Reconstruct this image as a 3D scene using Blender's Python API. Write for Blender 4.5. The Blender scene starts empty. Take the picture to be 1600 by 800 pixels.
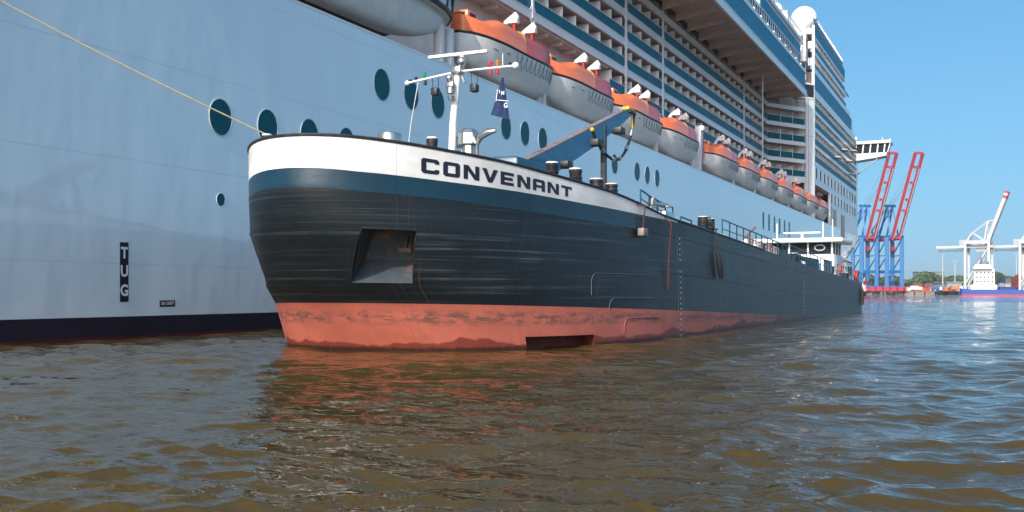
import bpy, bmesh, math, random
import numpy as np
from mathutils import Vector, Matrix
R = math.radians
random.seed(7)
rng = np.random.default_rng(11)
scene = bpy.context.scene
col = scene.collection

# ------------------------------------------------------------------ camera, world, sun
AZ = R(25.1)
CAM = (0.0, 0.0, 1.7)
cd = bpy.data.cameras.new('camera')
cam = bpy.data.objects.new('camera', cd)
col.objects.link(cam)
cam.location = CAM
cam.rotation_euler = (R(90), 0, AZ)
cd.sensor_width = 36
cd.lens = 36
cd.shift_y = 57 / 1600
cd.clip_start = 0.1
cd.clip_end = 20000
scene.camera = cam

SUN_EL, SUN_OFF = 31.0, 1.0     # elevation; azimuth a little to the +X side of straight behind
world = bpy.data.worlds.new('World')
scene.world = world
world.use_nodes = True
wn = world.node_tree
for n in list(wn.nodes):
    wn.nodes.remove(n)
sky = wn.nodes.new('ShaderNodeTexSky')
sky.sky_type = 'NISHITA'
sky.sun_disc = False
sky.sun_elevation = R(SUN_EL)
sky.sun_rotation = R(180 - SUN_OFF)
sky.air_density = 1.15
sky.dust_density = 4.5
sky.ozone_density = 4.2
bg = wn.nodes.new('ShaderNodeBackground')
bg.inputs['Strength'].default_value = 0.15
wo = wn.nodes.new('ShaderNodeOutputWorld')
hs = wn.nodes.new('ShaderNodeHueSaturation')
hs.inputs['Hue'].default_value = 0.484
hs.inputs['Saturation'].default_value = 1.22
wn.links.new(sky.outputs[0], hs.inputs['Color'])
# look-up lifted a little above the true horizon: keeps the low sky pale blue instead of burnt out
wtc = wn.nodes.new('ShaderNodeTexCoord')
wmp = wn.nodes.new('ShaderNodeMapping')
wmp.inputs['Location'].default_value = (0, 0, .13)
wmp.inputs['Scale'].default_value = (1, 1, .92)
wnm = wn.nodes.new('ShaderNodeVectorMath')
wnm.operation = 'NORMALIZE'
wn.links.new(wtc.outputs['Generated'], wmp.inputs[0])
wn.links.new(wmp.outputs[0], wnm.inputs[0])
wn.links.new(wnm.outputs[0], sky.inputs[0])
wn.links.new(hs.outputs[0], bg.inputs[0])
wn.links.new(bg.outputs[0], wo.inputs[0])

sl = bpy.data.lights.new('sun', 'SUN')
sl.energy = 2.8
sl.angle = R(0.5)
sl.color = (1.0, 0.95, 0.87)
sun = bpy.data.objects.new('sun', sl)
col.objects.link(sun)
sd = Vector((math.sin(R(SUN_OFF)) * math.cos(R(SUN_EL)), -math.cos(R(SUN_OFF)) * math.cos(R(SUN_EL)), math.sin(R(SUN_EL))))
sun.rotation_euler = sd.to_track_quat('Z', 'Y').to_euler()
sun.location = (0, -20, 60)
scene.view_settings.view_transform = 'Standard'
scene.view_settings.look = 'None'
scene.view_settings.gamma = 1
scene.view_settings.exposure = 0.5

# ------------------------------------------------------------------ materials
def mat(name, base, rough=0.5, metal=0.0, var=0.12, vscale=1.5, vdir=(1, 1, 1), bump=0.0, bscale=8, coat=0.0,
        spec=0.5, dirt=None, dirt_amt=0.0, dirt_scale=(1, 1, 1), trans=0.0):
    m = bpy.data.materials.new(name)
    m.use_nodes = True
    nt = m.node_tree
    p = nt.nodes['Principled BSDF']
    p.inputs['Roughness'].default_value = rough
    p.inputs['Metallic'].default_value = metal
    p.inputs['Coat Weight'].default_value = coat
    p.inputs['Coat Roughness'].default_value = 0.08
    p.inputs['Specular IOR Level'].default_value = spec
    tc = nt.nodes.new('ShaderNodeTexCoord')
    mp = nt.nodes.new('ShaderNodeMapping')
    mp.inputs['Scale'].default_value = vdir
    nt.links.new(tc.outputs['Object'], mp.inputs[0])
    nz = nt.nodes.new('ShaderNodeTexNoise')
    nz.inputs['Scale'].default_value = vscale
    nz.inputs['Detail'].default_value = 6
    nt.links.new(mp.outputs[0], nz.inputs[0])
    rp = nt.nodes.new('ShaderNodeMapRange')
    rp.inputs[1].default_value = 0.3
    rp.inputs[2].default_value = 0.7
    rp.inputs[3].default_value = 1 - var
    rp.inputs[4].default_value = 1 + var
    nt.links.new(nz.outputs[0], rp.inputs[0])
    mx = nt.nodes.new('ShaderNodeVectorMath')
    mx.operation = 'SCALE'
    mx.inputs[0].default_value = base
    nt.links.new(rp.outputs[0], mx.inputs[3])
    out = mx.outputs[0]
    if dirt is not None:
        mp2 = nt.nodes.new('ShaderNodeMapping')
        mp2.inputs['Scale'].default_value = dirt_scale
        nt.links.new(tc.outputs['Object'], mp2.inputs[0])
        n2 = nt.nodes.new('ShaderNodeTexNoise')
        n2.inputs['Scale'].default_value = 1
        n2.inputs['Detail'].default_value = 7
        n2.inputs['Roughness'].default_value = 0.65
        nt.links.new(mp2.outputs[0], n2.inputs[0])
        r2 = nt.nodes.new('ShaderNodeMapRange')
        r2.inputs[1].default_value = 0.55
        r2.inputs[2].default_value = 0.75
        r2.inputs[4].default_value = dirt_amt
        nt.links.new(n2.outputs[0], r2.inputs[0])
        mm = nt.nodes.new('ShaderNodeMix')
        mm.data_type = 'RGBA'
        nt.links.new(r2.outputs[0], mm.inputs[0])
        nt.links.new(out, mm.inputs[6])
        mm.inputs[7].default_value = (*dirt, 1)
        out = mm.outputs[2]
    nt.links.new(out, p.inputs['Base Color'])
    if bump > 0:
        nb = nt.nodes.new('ShaderNodeTexNoise')
        nb.inputs['Scale'].default_value = bscale
        nb.inputs['Detail'].default_value = 4
        nt.links.new(mp.outputs[0], nb.inputs[0])
        b = nt.nodes.new('ShaderNodeBump')
        b.inputs['Strength'].default_value = 1
        b.inputs['Distance'].default_value = bump
        nt.links.new(nb.outputs[0], b.inputs['Height'])
        nt.links.new(b.outputs[0], p.inputs['Normal'])
    return m

M = {}
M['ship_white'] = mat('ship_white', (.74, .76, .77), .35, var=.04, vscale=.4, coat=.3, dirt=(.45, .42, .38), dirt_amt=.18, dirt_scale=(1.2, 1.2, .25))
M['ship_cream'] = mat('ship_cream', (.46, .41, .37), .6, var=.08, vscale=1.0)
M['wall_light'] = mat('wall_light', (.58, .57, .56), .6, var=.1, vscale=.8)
M['ceiling'] = mat('ceiling_warm_bounce', (.52, .43, .39), .6, var=.12, vscale=1.2)  # warm light reflected off the decks is put into this ceiling colour
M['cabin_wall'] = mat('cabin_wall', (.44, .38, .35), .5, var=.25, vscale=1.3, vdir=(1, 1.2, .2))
M['cabin_glass'] = mat('cabin_glass', (.02, .026, .035), .4, var=.3, vscale=1, spec=.05)
M['rail_glass'] = mat('rail_glass', (.0, .13, .20), .45, var=.14, vscale=1.2, vdir=(1, 2.2, .1), spec=.12)
M['panel_blue'] = mat('panel_blue', (.0, .20, .37), .45, var=.10, vscale=.6, spec=.12)
M['port_glass'] = mat('port_glass', (.0, .095, .13), .35, var=.12, vscale=2, spec=.12)
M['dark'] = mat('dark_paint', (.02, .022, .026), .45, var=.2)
M['navy'] = mat('navy_paint', (.012, .014, .03), .35, var=.15, vscale=1)
M['orange'] = mat('orange_grp', (.86, .20, .065), .35, var=.07, vscale=2, coat=.25, dirt=(.5, .14, .07), dirt_amt=.35, dirt_scale=(2, 2, .8))
M['redorange'] = mat('red_orange_grp', (.66, .07, .045), .35, var=.08, vscale=2, coat=.25, dirt=(.4, .06, .05), dirt_amt=.4, dirt_scale=(2, 2, .8))
M['boat_white'] = mat('boat_white', (.76, .76, .75), .4, var=.06, vscale=1.2, coat=.15, dirt=(.36, .33, .30), dirt_amt=.35, dirt_scale=(.8, .8, 1.6))
M['shade_grey'] = mat('hull_shade_grey', (.10, .12, .115), .6, var=.2, vscale=1)  # shade under the tender, put into the colour of its inner hull
M['boat_rope'] = mat('lifeline_rope', (.10, .12, .14), .8)
M['red'] = mat('red_paint', (.5, .02, .02), .4)
M['steel'] = mat('stainless_steel', (.52, .52, .50), .28, metal=.9, var=.12, vscale=4, bump=.004, bscale=6)
M['white'] = mat('white_paint', (.80, .80, .79), .4, var=.04, vscale=3, dirt=(.45, .38, .3), dirt_amt=.25, dirt_scale=(3, 3, 1))
M['black'] = mat('black_paint', (.018, .02, .024), .45, var=.3, vscale=5, bump=.003, dirt=(.2, .13, .08), dirt_amt=.3, dirt_scale=(5, 5, 5))
M['teal'] = mat('teal_paint', (.012, .075, .13), .35, var=.12, vscale=2)
M['blue_boom'] = mat('boom_blue', (.03, .13, .25), .4, var=.12, vscale=1.5, dirt=(.15, .16, .17), dirt_amt=.3, dirt_scale=(2, 2, 5))
M['boom_top'] = mat('boom_top', (.24, .18, .17), .5, var=.2, vscale=3)
M['rope'] = mat('yellow_rope', (.34, .28, .16), .8, var=.2, vscale=30)
M['rope_red'] = mat('red_rope', (.10, .022, .016), .8, var=.3, vscale=12)
M['rubber'] = mat('rubber', (.02, .02, .022), .7, var=.3, vscale=6, bump=.01)
M['green_lamp'] = mat('green_lens', (.0, .25, .08), .15)
M['red_lamp'] = mat('red_lens', (.55, .02, .05), .15)
M['amber_lamp'] = mat('amber_lens', (.7, .15, .03), .15)
M['flag'] = mat('flag_navy', (.015, .035, .11), .8, var=.2, vscale=6)
M['yellow'] = mat('yellow_paint', (.65, .42, .03), .5)
M['deck'] = mat('deck_green', (.05, .10, .10), .7, var=.2, vscale=2)
M['crane_blue'] = mat('crane_blue', (.0, .125, .36), .5, var=.08, vscale=.3)
M['crane_red'] = mat('crane_red', (.42, .035, .06), .45, var=.1, vscale=.3)
M['crane_white'] = mat('crane_white', (.45, .47, .48), .5, var=.08, vscale=.3, dirt=(.35, .3, .26), dirt_amt=.3, dirt_scale=(.3, .3, .2))
M['crane_grey'] = mat('crane_grey', (.34, .38, .42), .6, var=.1, vscale=.3)
M['hull_blue'] = mat('feeder_blue', (.006, .055, .30), .4, var=.1, vscale=.3)
M['concrete'] = mat('quay_concrete', (.24, .20, .16), .8, var=.25, vscale=.3, vdir=(1, 1, .3))
M['ground'] = mat('quay_ground', (.23, .21, .19), .9, var=.2, vscale=.05)
M['foliage'] = mat('foliage', (.055, .085, .03), .9, var=.5, vscale=.05)
M['shed'] = mat('shed_grey', (.20, .25, .28), .7, var=.1, vscale=.1)
M['slate'] = mat('slate', (.09, .11, .13), .6)
for nm, c in {'red': (.45, .06, .05), 'blue': (.03, .09, .26), 'white': (.6, .6, .58), 'brown': (.22, .08, .06), 'orange': (.55, .16, .05), 'grey': (.3, .32, .34), 'green': (.05, .2, .14)}.items():
    M['cont_' + nm] = mat('container_' + nm, c, .6, var=.15, vscale=.5, vdir=(6, 6, .1))

def hull_ship_mat():
    m = bpy.data.materials.new('cruise_hull_white')
    m.use_nodes = True
    nt = m.node_tree
    N = nt.nodes.new
    L = nt.links.new
    p = nt.nodes['Principled BSDF']
    p.inputs['Roughness'].default_value = .32
    p.inputs['Coat Weight'].default_value = 1.0
    p.inputs['Coat IOR'].default_value = 1.65
    p.inputs['Coat Roughness'].default_value = .03
    tc = N('ShaderNodeTexCoord')
    sp = N('ShaderNodeSeparateXYZ')
    L(tc.outputs['Object'], sp.inputs[0])
    def math_(op, a, b=None, c=None):
        n = N('ShaderNodeMath')
        n.operation = op
        for i, v in enumerate((a, b, c)):
            if v is None:
                continue
            if isinstance(v, (int, float)):
                n.inputs[i].default_value = v
            else:
                L(v, n.inputs[i])
        return n.outputs[0]
    # plate seams: strakes every 2.6 m in height, butts every 11 m
    zz = math_('ADD', sp.outputs[2], 1.05)
    fz = math_('PINGPONG', zz, 1.9)
    lz = math_('LESS_THAN', fz, .012)
    fy = math_('PINGPONG', math_('ADD', sp.outputs[1], 2.4), 6.0)
    ly = math_('LESS_THAN', fy, .010)
    seam = math_('MAXIMUM', lz, ly)
    mp = N('ShaderNodeMapping')
    mp.inputs['Scale'].default_value = (1, 1.0, .14)
    L(tc.outputs['Object'], mp.inputs[0])
    n1 = N('ShaderNodeTexNoise')
    n1.inputs['Scale'].default_value = .55
    n1.inputs['Detail'].default_value = 6
    L(mp.outputs[0], n1.inputs[0])
    r1 = N('ShaderNodeMapRange')
    r1.inputs[1].default_value = .35
    r1.inputs[2].default_value = .75
    r1.inputs[3].default_value = 1
    r1.inputs[4].default_value = .95
    L(n1.outputs[0], r1.inputs[0])
    s2 = math_('MULTIPLY_ADD', seam, -.13, 1)
    sc = math_('MULTIPLY', r1.outputs[0], s2)
    vm = N('ShaderNodeVectorMath')
    vm.operation = 'SCALE'
    vm.inputs[0].default_value = (.69, .84, .92)
    L(sc, vm.inputs[3])
    L(vm.outputs[0], p.inputs['Base Color'])
    # plate waviness
    mp2 = N('ShaderNodeMapping')
    mp2.inputs['Scale'].default_value = (1, 1, .55)
    L(tc.outputs['Object'], mp2.inputs[0])
    n2 = N('ShaderNodeTexNoise')
    n2.inputs['Scale'].default_value = .55
    n2.inputs['Detail'].default_value = 2.5
    L(mp2.outputs[0], n2.inputs[0])
    b = N('ShaderNodeBump')
    b.inputs['Distance'].default_value = .035
    L(n2.outputs[0], b.inputs['Height'])
    b2 = N('ShaderNodeBump')
    b2.inputs['Distance'].default_value = .006
    L(seam, b2.inputs['Height'])
    L(b.outputs[0], b2.inputs['Normal'])
    L(b2.outputs[0], p.inputs['Normal'])
    L(b2.outputs[0], p.inputs['Coat Normal'])
    return m
M['ship_hull'] = hull_ship_mat()

def barge_mat(name, base, wear, kind):
    """worn hull paint; UV map 'UV' = (arc length, height), 'band' = (arc length, band coordinate)"""
    m = bpy.data.materials.new(name)
    m.use_nodes = True
    nt = m.node_tree
    N = nt.nodes.new
    L = nt.links.new
    p = nt.nodes['Principled BSDF']
    uv = N('ShaderNodeUVMap')
    uv.uv_map = 'UV'
    bd = N('ShaderNodeUVMap')
    bd.uv_map = 'band'
    sp = N('ShaderNodeSeparateXYZ')
    L(bd.outputs[0], sp.inputs[0])
    su = N('ShaderNodeSeparateXYZ')
    L(uv.outputs[0], su.inputs[0])
    def nz(scale, det=6, rough=.6, sc=1):
        mp = N('ShaderNodeMapping')
        mp.inputs['Scale'].default_value = (*scale, 1)
        L(uv.outputs[0], mp.inputs[0])
        n = N('ShaderNodeTexNoise')
        n.inputs['Scale'].default_value = sc
        n.inputs['Detail'].default_value = det
        n.inputs['Roughness'].default_value = rough
        L(mp.outputs[0], n.inputs[0])
        return n.outputs[0]
    def ramp(x, a, b, c=0., d=1.):
        r = N('ShaderNodeMapRange')
        for i, v in enumerate((a, b, c, d)):
            r.inputs[i + 1].default_value = v
        L(x, r.inputs[0])
        return r.outputs[0]
    def mul(a, b, op='MULTIPLY'):
        n = N('ShaderNodeMath')
        n.operation = op
        for i, v in enumerate((a, b)):
            if isinstance(v, (int, float)):
                n.inputs[i].default_value = v
            else:
                L(v, n.inputs[i])
        return n.outputs[0]
    def mix(f, a, b):
        n = N('ShaderNodeMix')
        n.data_type = 'RGBA'
        L(f, n.inputs[0]) if not isinstance(f, float) else None
        if isinstance(a, tuple):
            n.inputs[6].default_value = (*a, 1)
        else:
            L(a, n.inputs[6])
        if isinstance(b, tuple):
            n.inputs[7].default_value = (*b, 1)
        else:
            L(b, n.inputs[7])
        return n.outputs[2]
    big = ramp(nz((.35, .8), 4), .3, .7)
    c = mix(big, tuple(v * .75 for v in base), tuple(v * 1.2 for v in base))
    if kind == 'black':
        st = ramp(nz((.07, 7.5), 7, .62), .54, .72)          # long horizontal fender scuffs
        st2 = ramp(nz((.10, 26), 5, .6), .60, .70)
        patch = ramp(nz((.5, .6), 3), .38, .62, .25, 1)
        c = mix(mul(mul(st, patch), .82), c, wear)
        c = mix(mul(mul(st2, patch), .75), c, wear)
        ver = ramp(nz((3.2, .22), 6, .7), .55, .8)
        c = mix(mul(ver, .22), c, (.06, .06, .058))
        rust = ramp(nz((2.2, 2.6), 5, .7), .72, .80)
        c = mix(mul(rust, .7), c, (.24, .10, .05))
    elif kind == 'red':
        wob = nz((.30, .05), 4, .55)
        # scraped dark patches just below the upper edge of the red band
        bx = mul(sp.outputs[1], .72, 'SUBTRACT')
        band = ramp(mul(bx, bx), 0.0, .035, 1.0, 0)
        scr = ramp(nz((1.5, 6), 8, .8), .46, .54)
        gate = ramp(nz((.35, .3), 3), .34, .46)
        c = mix(mul(mul(mul(scr, band), gate), .8), c, (.075, .06, .06))
        dots = ramp(nz((4.5, 4.5), 5, .7), .68, .74)
        c = mix(mul(dots, .5), c, (.07, .05, .05))
        # dark weed and wet line at the water
        zz = mul(su.outputs[1], mul(mul(wob, -1.3), .42, 'ADD'), 'ADD')
        wet = ramp(zz, .0, .06, 1, 0)
        c = mix(mul(wet, .85), c, (.15, .024, .012))
        slime = ramp(mul(su.outputs[1], mul(nz((2.5, .2), 7, .8), -.28), 'ADD'), -.05, .02, 1, 0)
        c = mix(mul(slime, .85), c, (.012, .010, .008))
        ver = ramp(nz((2.6, .25), 6, .7), .5, .8)
        c = mix(mul(ver, .25), c, (.30, .12, .09))
        # aft the paint is worn to grey blue
        aft = ramp(mul(su.outputs[0], mul(nz((.9, .3), 6, .75), 12), 'ADD'), 32, 44)
        c = mix(mul(aft, .55), c, (.06, .07, .085))
    elif kind == 'white':
        ver = ramp(nz((2.5, .3), 6, .7), .6, .85)
        c = mix(mul(ver, .12), c, (.5, .42, .33))
    else:
        ver = ramp(nz((1.5, .3), 6, .7), .5, .8)
        c = mix(mul(ver, .35), c, (.03, .05, .065))
    # plate butts (weld seams) along the shell
    sh = mul(su.outputs[0], 1.7, 'ADD')
    pp = N('ShaderNodeMath'); pp.operation = 'PINGPONG'
    L(sh, pp.inputs[0]); pp.inputs[1].default_value = 2.35
    sl_ = mul(pp.outputs[0], .012, 'LESS_THAN')
    c = mix(mul(sl_, .5), c, tuple(min(1, v * 2.2 + .02) if kind == 'black' else v * .5 for v in base))
    if kind in ('black', 'red'):
        # rust runs below the starboard anchor pocket and the scuppers
        run = ramp(nz((7.0, .35), 5, .7), .56, .66)
        near = ramp(nz((.45, .02), 2, .5), .56, .64)
        c = mix(mul(mul(run, near), .55), c, (.17, .075, .04))
    L(c, p.inputs['Base Color'])
    p.inputs['Roughness'].default_value = {'black': .42, 'red': .55, 'white': .4, 'teal': .3}[kind]
    p.inputs['Specular IOR Level'].default_value = .32 if kind == 'black' else .45
    b = N('ShaderNodeBump')
    b.inputs['Distance'].default_value = .03
    L(nz((.7, .9), 3, .5), b.inputs['Height'])
    b2 = N('ShaderNodeBump')
    b2.inputs['Distance'].default_value = .004
    L(nz((5, 9), 6, .6), b2.inputs['Height'])
    L(b.outputs[0], b2.inputs['Normal'])
    L(b2.outputs[0], p.inputs['Normal'])
    return m
M['b_black'] = barge_mat('barge_black', (.011, .017, .022), (.12, .135, .14), 'black')
M['b_red'] = barge_mat('barge_red', (.50, .135, .092), (.2, .1, .08), 'red')
M['b_white'] = barge_mat('barge_white', (.72, .715, .70), (.5, .5, .5), 'white')
M['b_teal'] = barge_mat('barge_teal', (.007, .037, .064), (.03, .05, .06), 'teal')

# ------------------------------------------------------------------ mesh builder
class MB:
    def __init__(s):
        s.v, s.f, s.mi = [], [], []
    def add(s, vs, fs, mi=0):
        n = len(s.v)
        s.v += [tuple(v) for v in vs]
        s.f += [tuple(i + n for i in f) for f in fs]
        s.mi += [mi] * len(fs)
        return s
    def box(s, x0, x1, y0, y1, z0, z1, mi=0):
        return s.add([(x0, y0, z0), (x1, y0, z0), (x1, y1, z0), (x0, y1, z0), (x0, y0, z1), (x1, y0, z1), (x1, y1, z1), (x0, y1, z1)],
                     [(0, 3, 2, 1), (4, 5, 6, 7), (0, 1, 5, 4), (1, 2, 6, 5), (2, 3, 7, 6), (3, 0, 4, 7)], mi)
    def bbox(s, x0, x1, y0, y1, z0, z1, b=.03, mi=0):
        """box with chamfered edges"""
        bm = bmesh.new()
        bmesh.ops.create_cube(bm, size=1)
        for v in bm.verts:
            v.co = Vector(((x0 + x1) / 2 + v.co.x * (x1 - x0), (y0 + y1) / 2 + v.co.y * (y1 - y0), (z0 + z1) / 2 + v.co.z * (z1 - z0)))
        bmesh.ops.bevel(bm, geom=list(bm.edges), offset=min(b, abs(x1 - x0) / 3, abs(y1 - y0) / 3, abs(z1 - z0) / 3), segments=2, affect='EDGES', profile=.5)
        return s.bm(bm, mi)
    def bm(s, bm, mi=0):
        bm.verts.index_update()
        s.add([v.co[:] for v in bm.verts], [tuple(v.index for v in f.verts) for f in bm.faces], mi)
        bm.free()
        return s
    def seg(s, p0, p1, w, z0, z1, off=0, mi=0):
        """vertical slab along p0->p1 (plan); w = thickness inward (left of travel), off = outward shift"""
        p0, p1 = Vector(p0), Vector(p1)
        d = (p1 - p0).normalized()
        n = Vector((-d.y, d.x))      # left
        a, b = p0 - n * off, p1 - n * off
        c, e = b + n * w, a + n * w
        vs = [(q.x, q.y, z) for z in (z0, z1) for q in (a, b, c, e)]
        return s.add(vs, [(0, 3, 2, 1), (4, 5, 6, 7), (0, 1, 5, 4), (1, 2, 6, 5), (2, 3, 7, 6), (3, 0, 4, 7)], mi)
    def bar(s, a, b, w, h=None, mi=0, w2=None, h2=None):
        a, b = Vector(a), Vector(b)
        h = w if h is None else h
        w2 = w if w2 is None else w2
        h2 = h if h2 is None else h2
        d = (b - a).normalized()
        up = Vector((0, 0, 1)) if abs(d.z) < .95 else Vector((0, 1, 0))
        x = d.cross(up).normalized()
        y = x.cross(d)
        vs = [a + x * i * w / 2 + y * j * h / 2 for i, j in ((-1, -1), (1, -1), (1, 1), (-1, 1))] + \
             [b + x * i * w2 / 2 + y * j * h2 / 2 for i, j in ((-1, -1), (1, -1), (1, 1), (-1, 1))]
        return s.add(vs, [(3, 2, 1, 0), (4, 5, 6, 7), (0, 1, 5, 4), (1, 2, 6, 5), (2, 3, 7, 6), (3, 0, 4, 7)], mi)
    def tube(s, pts, r, n=10, mi=0, cap=True, rs=None):
        pts = [Vector(p) for p in pts]
        rs = rs or [r] * len(pts)
        vs, fs = [], []
        px = None
        for i, p in enumerate(pts):
            d = (pts[min(i + 1, len(pts) - 1)] - pts[max(i - 1, 0)]).normalized()
            if px is None:
                up = Vector((0, 0, 1)) if abs(d.z) < .9 else Vector((1, 0, 0))
                px = d.cross(up).normalized()
            else:
                px = (px - d * px.dot(d)).normalized()
            py = px.cross(d)
            for k in range(n):
                a = 2 * math.pi * k / n
                vs.append(p + (px * math.cos(a) + py * math.sin(a)) * rs[i])
        for i in range(len(pts) - 1):
            for k in range(n):
                k2 = (k + 1) % n
                fs.append((i * n + k, i * n + k2, (i + 1) * n + k2, (i + 1) * n + k))
        if cap:
            fs.append(tuple(range(n - 1, -1, -1)))
            fs.append(tuple((len(pts) - 1) * n + k for k in range(n)))
        return s.add(vs, fs, mi)
    def lathe(s, prof, cx, cy, n=28, mi=0, cz=0):
        """prof: (r, z) from bottom to top"""
        vs = [(cx + r * math.cos(2 * math.pi * k / n), cy + r * math.sin(2 * math.pi * k / n), cz + z) for r, z in prof for k in range(n)]
        fs = [(i * n + k, i * n + (k + 1) % n, (i + 1) * n + (k + 1) % n, (i + 1) * n + k) for i in range(len(prof) - 1) for k in range(n)]
        fs.append(tuple(range(n - 1, -1, -1)))
        fs.append(tuple((len(prof) - 1) * n + k for k in range(n)))
        return s.add(vs, fs, mi)
    def sphere(s, c, r, sx=1, sy=1, sz=1, n=16, mi=0):
        prof = [(r * math.sin(math.pi * i / n), -r * math.cos(math.pi * i / n) * sz) for i in range(n + 1)]
        prof[0] = (r * .001, prof[0][1]); prof[-1] = (r * .001, prof[-1][1])
        return s.lathe(prof, c[0], c[1], 2 * n, mi, c[2])
    def loft(s, secs, closed=True, caps=True, mi=0):
        n = len(secs[0])
        vs = [p for sec in secs for p in sec]
        fs = []
        for i in range(len(secs) - 1):
            for k in range(n if closed else n - 1):
                k2 = (k + 1) % n
                fs.append((i * n + k, i * n + k2, (i + 1) * n + k2, (i + 1) * n + k))
        if caps:
            fs.append(tuple(range(n - 1, -1, -1)))
            fs.append(tuple((len(secs) - 1) * n + k for k in range(n)))
        return s.add(vs, fs, mi)
    def build(s, name, mats, parent=None, base=None, sharp=35, fix=True):
        me = bpy.data.meshes.new(name)
        b = Vector(base) if base is not None else (parent_base(parent) if parent is not None else Vector((0, 0, 0)))
        me.from_pydata([(v[0] - b.x, v[1] - b.y, v[2] - b.z) for v in s.v], [], s.f)
        if not isinstance(mats, (list, tuple)):
            mats = [mats]
        for m_ in mats:
            me.materials.append(M[m_] if isinstance(m_, str) else m_)
        me.polygons.foreach_set('material_index', s.mi)
        if fix:
            bm = bmesh.new()
            bm.from_mesh(me)
            bmesh.ops.recalc_face_normals(bm, faces=bm.faces)
            bm.to_mesh(me)
            bm.free()
        me.polygons.foreach_set('use_smooth', [True] * len(me.polygons))
        me.set_sharp_from_angle(angle=R(sharp))
        me.update()
        o = bpy.data.objects.new(name, me)
        col.objects.link(o)
        if parent is not None:
            o.parent = parent
            if base is not None and parent is not None:
                o.location = b - parent_base(parent)
        elif base is not None:
            o.location = b
        o['_b'] = tuple(b)
        return o

BASE = {}
def parent_base(o):
    if '_b' in o:
        return Vector(o['_b'][:])
    return Vector(o.location)

def tag(o, label=None, cat=None, group=None, kind=None):
    if label: o['label'] = label
    if cat: o['category'] = cat
    if group: o['group'] = group
    if kind: o['kind'] = kind
    return o

def thing(name, loc, label, cat, group=None, rz=0):
    o = bpy.data.objects.new(name, None)
    o.empty_display_size = .3
    col.objects.link(o)
    o.location = loc
    o.rotation_euler = (0, 0, rz)
    o['_b'] = tuple(loc) if rz == 0 else (0., 0., 0.)
    return tag(o, label, cat, group)

def kids(o):
    return [c for c in list(bpy.data.objects) if c.parent == o]

def copy_tree(o, parent=None):
    c = o.copy()
    col.objects.link(c)
    c.parent = parent
    for ch in kids(o):
        copy_tree(ch, c)
    return c

# direction helper: a point in the scene seen under image abscissa px at distance d from the viewer's plane
def far(px, d, z=0):
    f = Vector((-math.sin(AZ), math.cos(AZ)))
    r = Vector((math.cos(AZ), math.sin(AZ)))
    q = f * d + r * ((px - 800) / 1600 * d)
    return (q.x, q.y, z)

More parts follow.
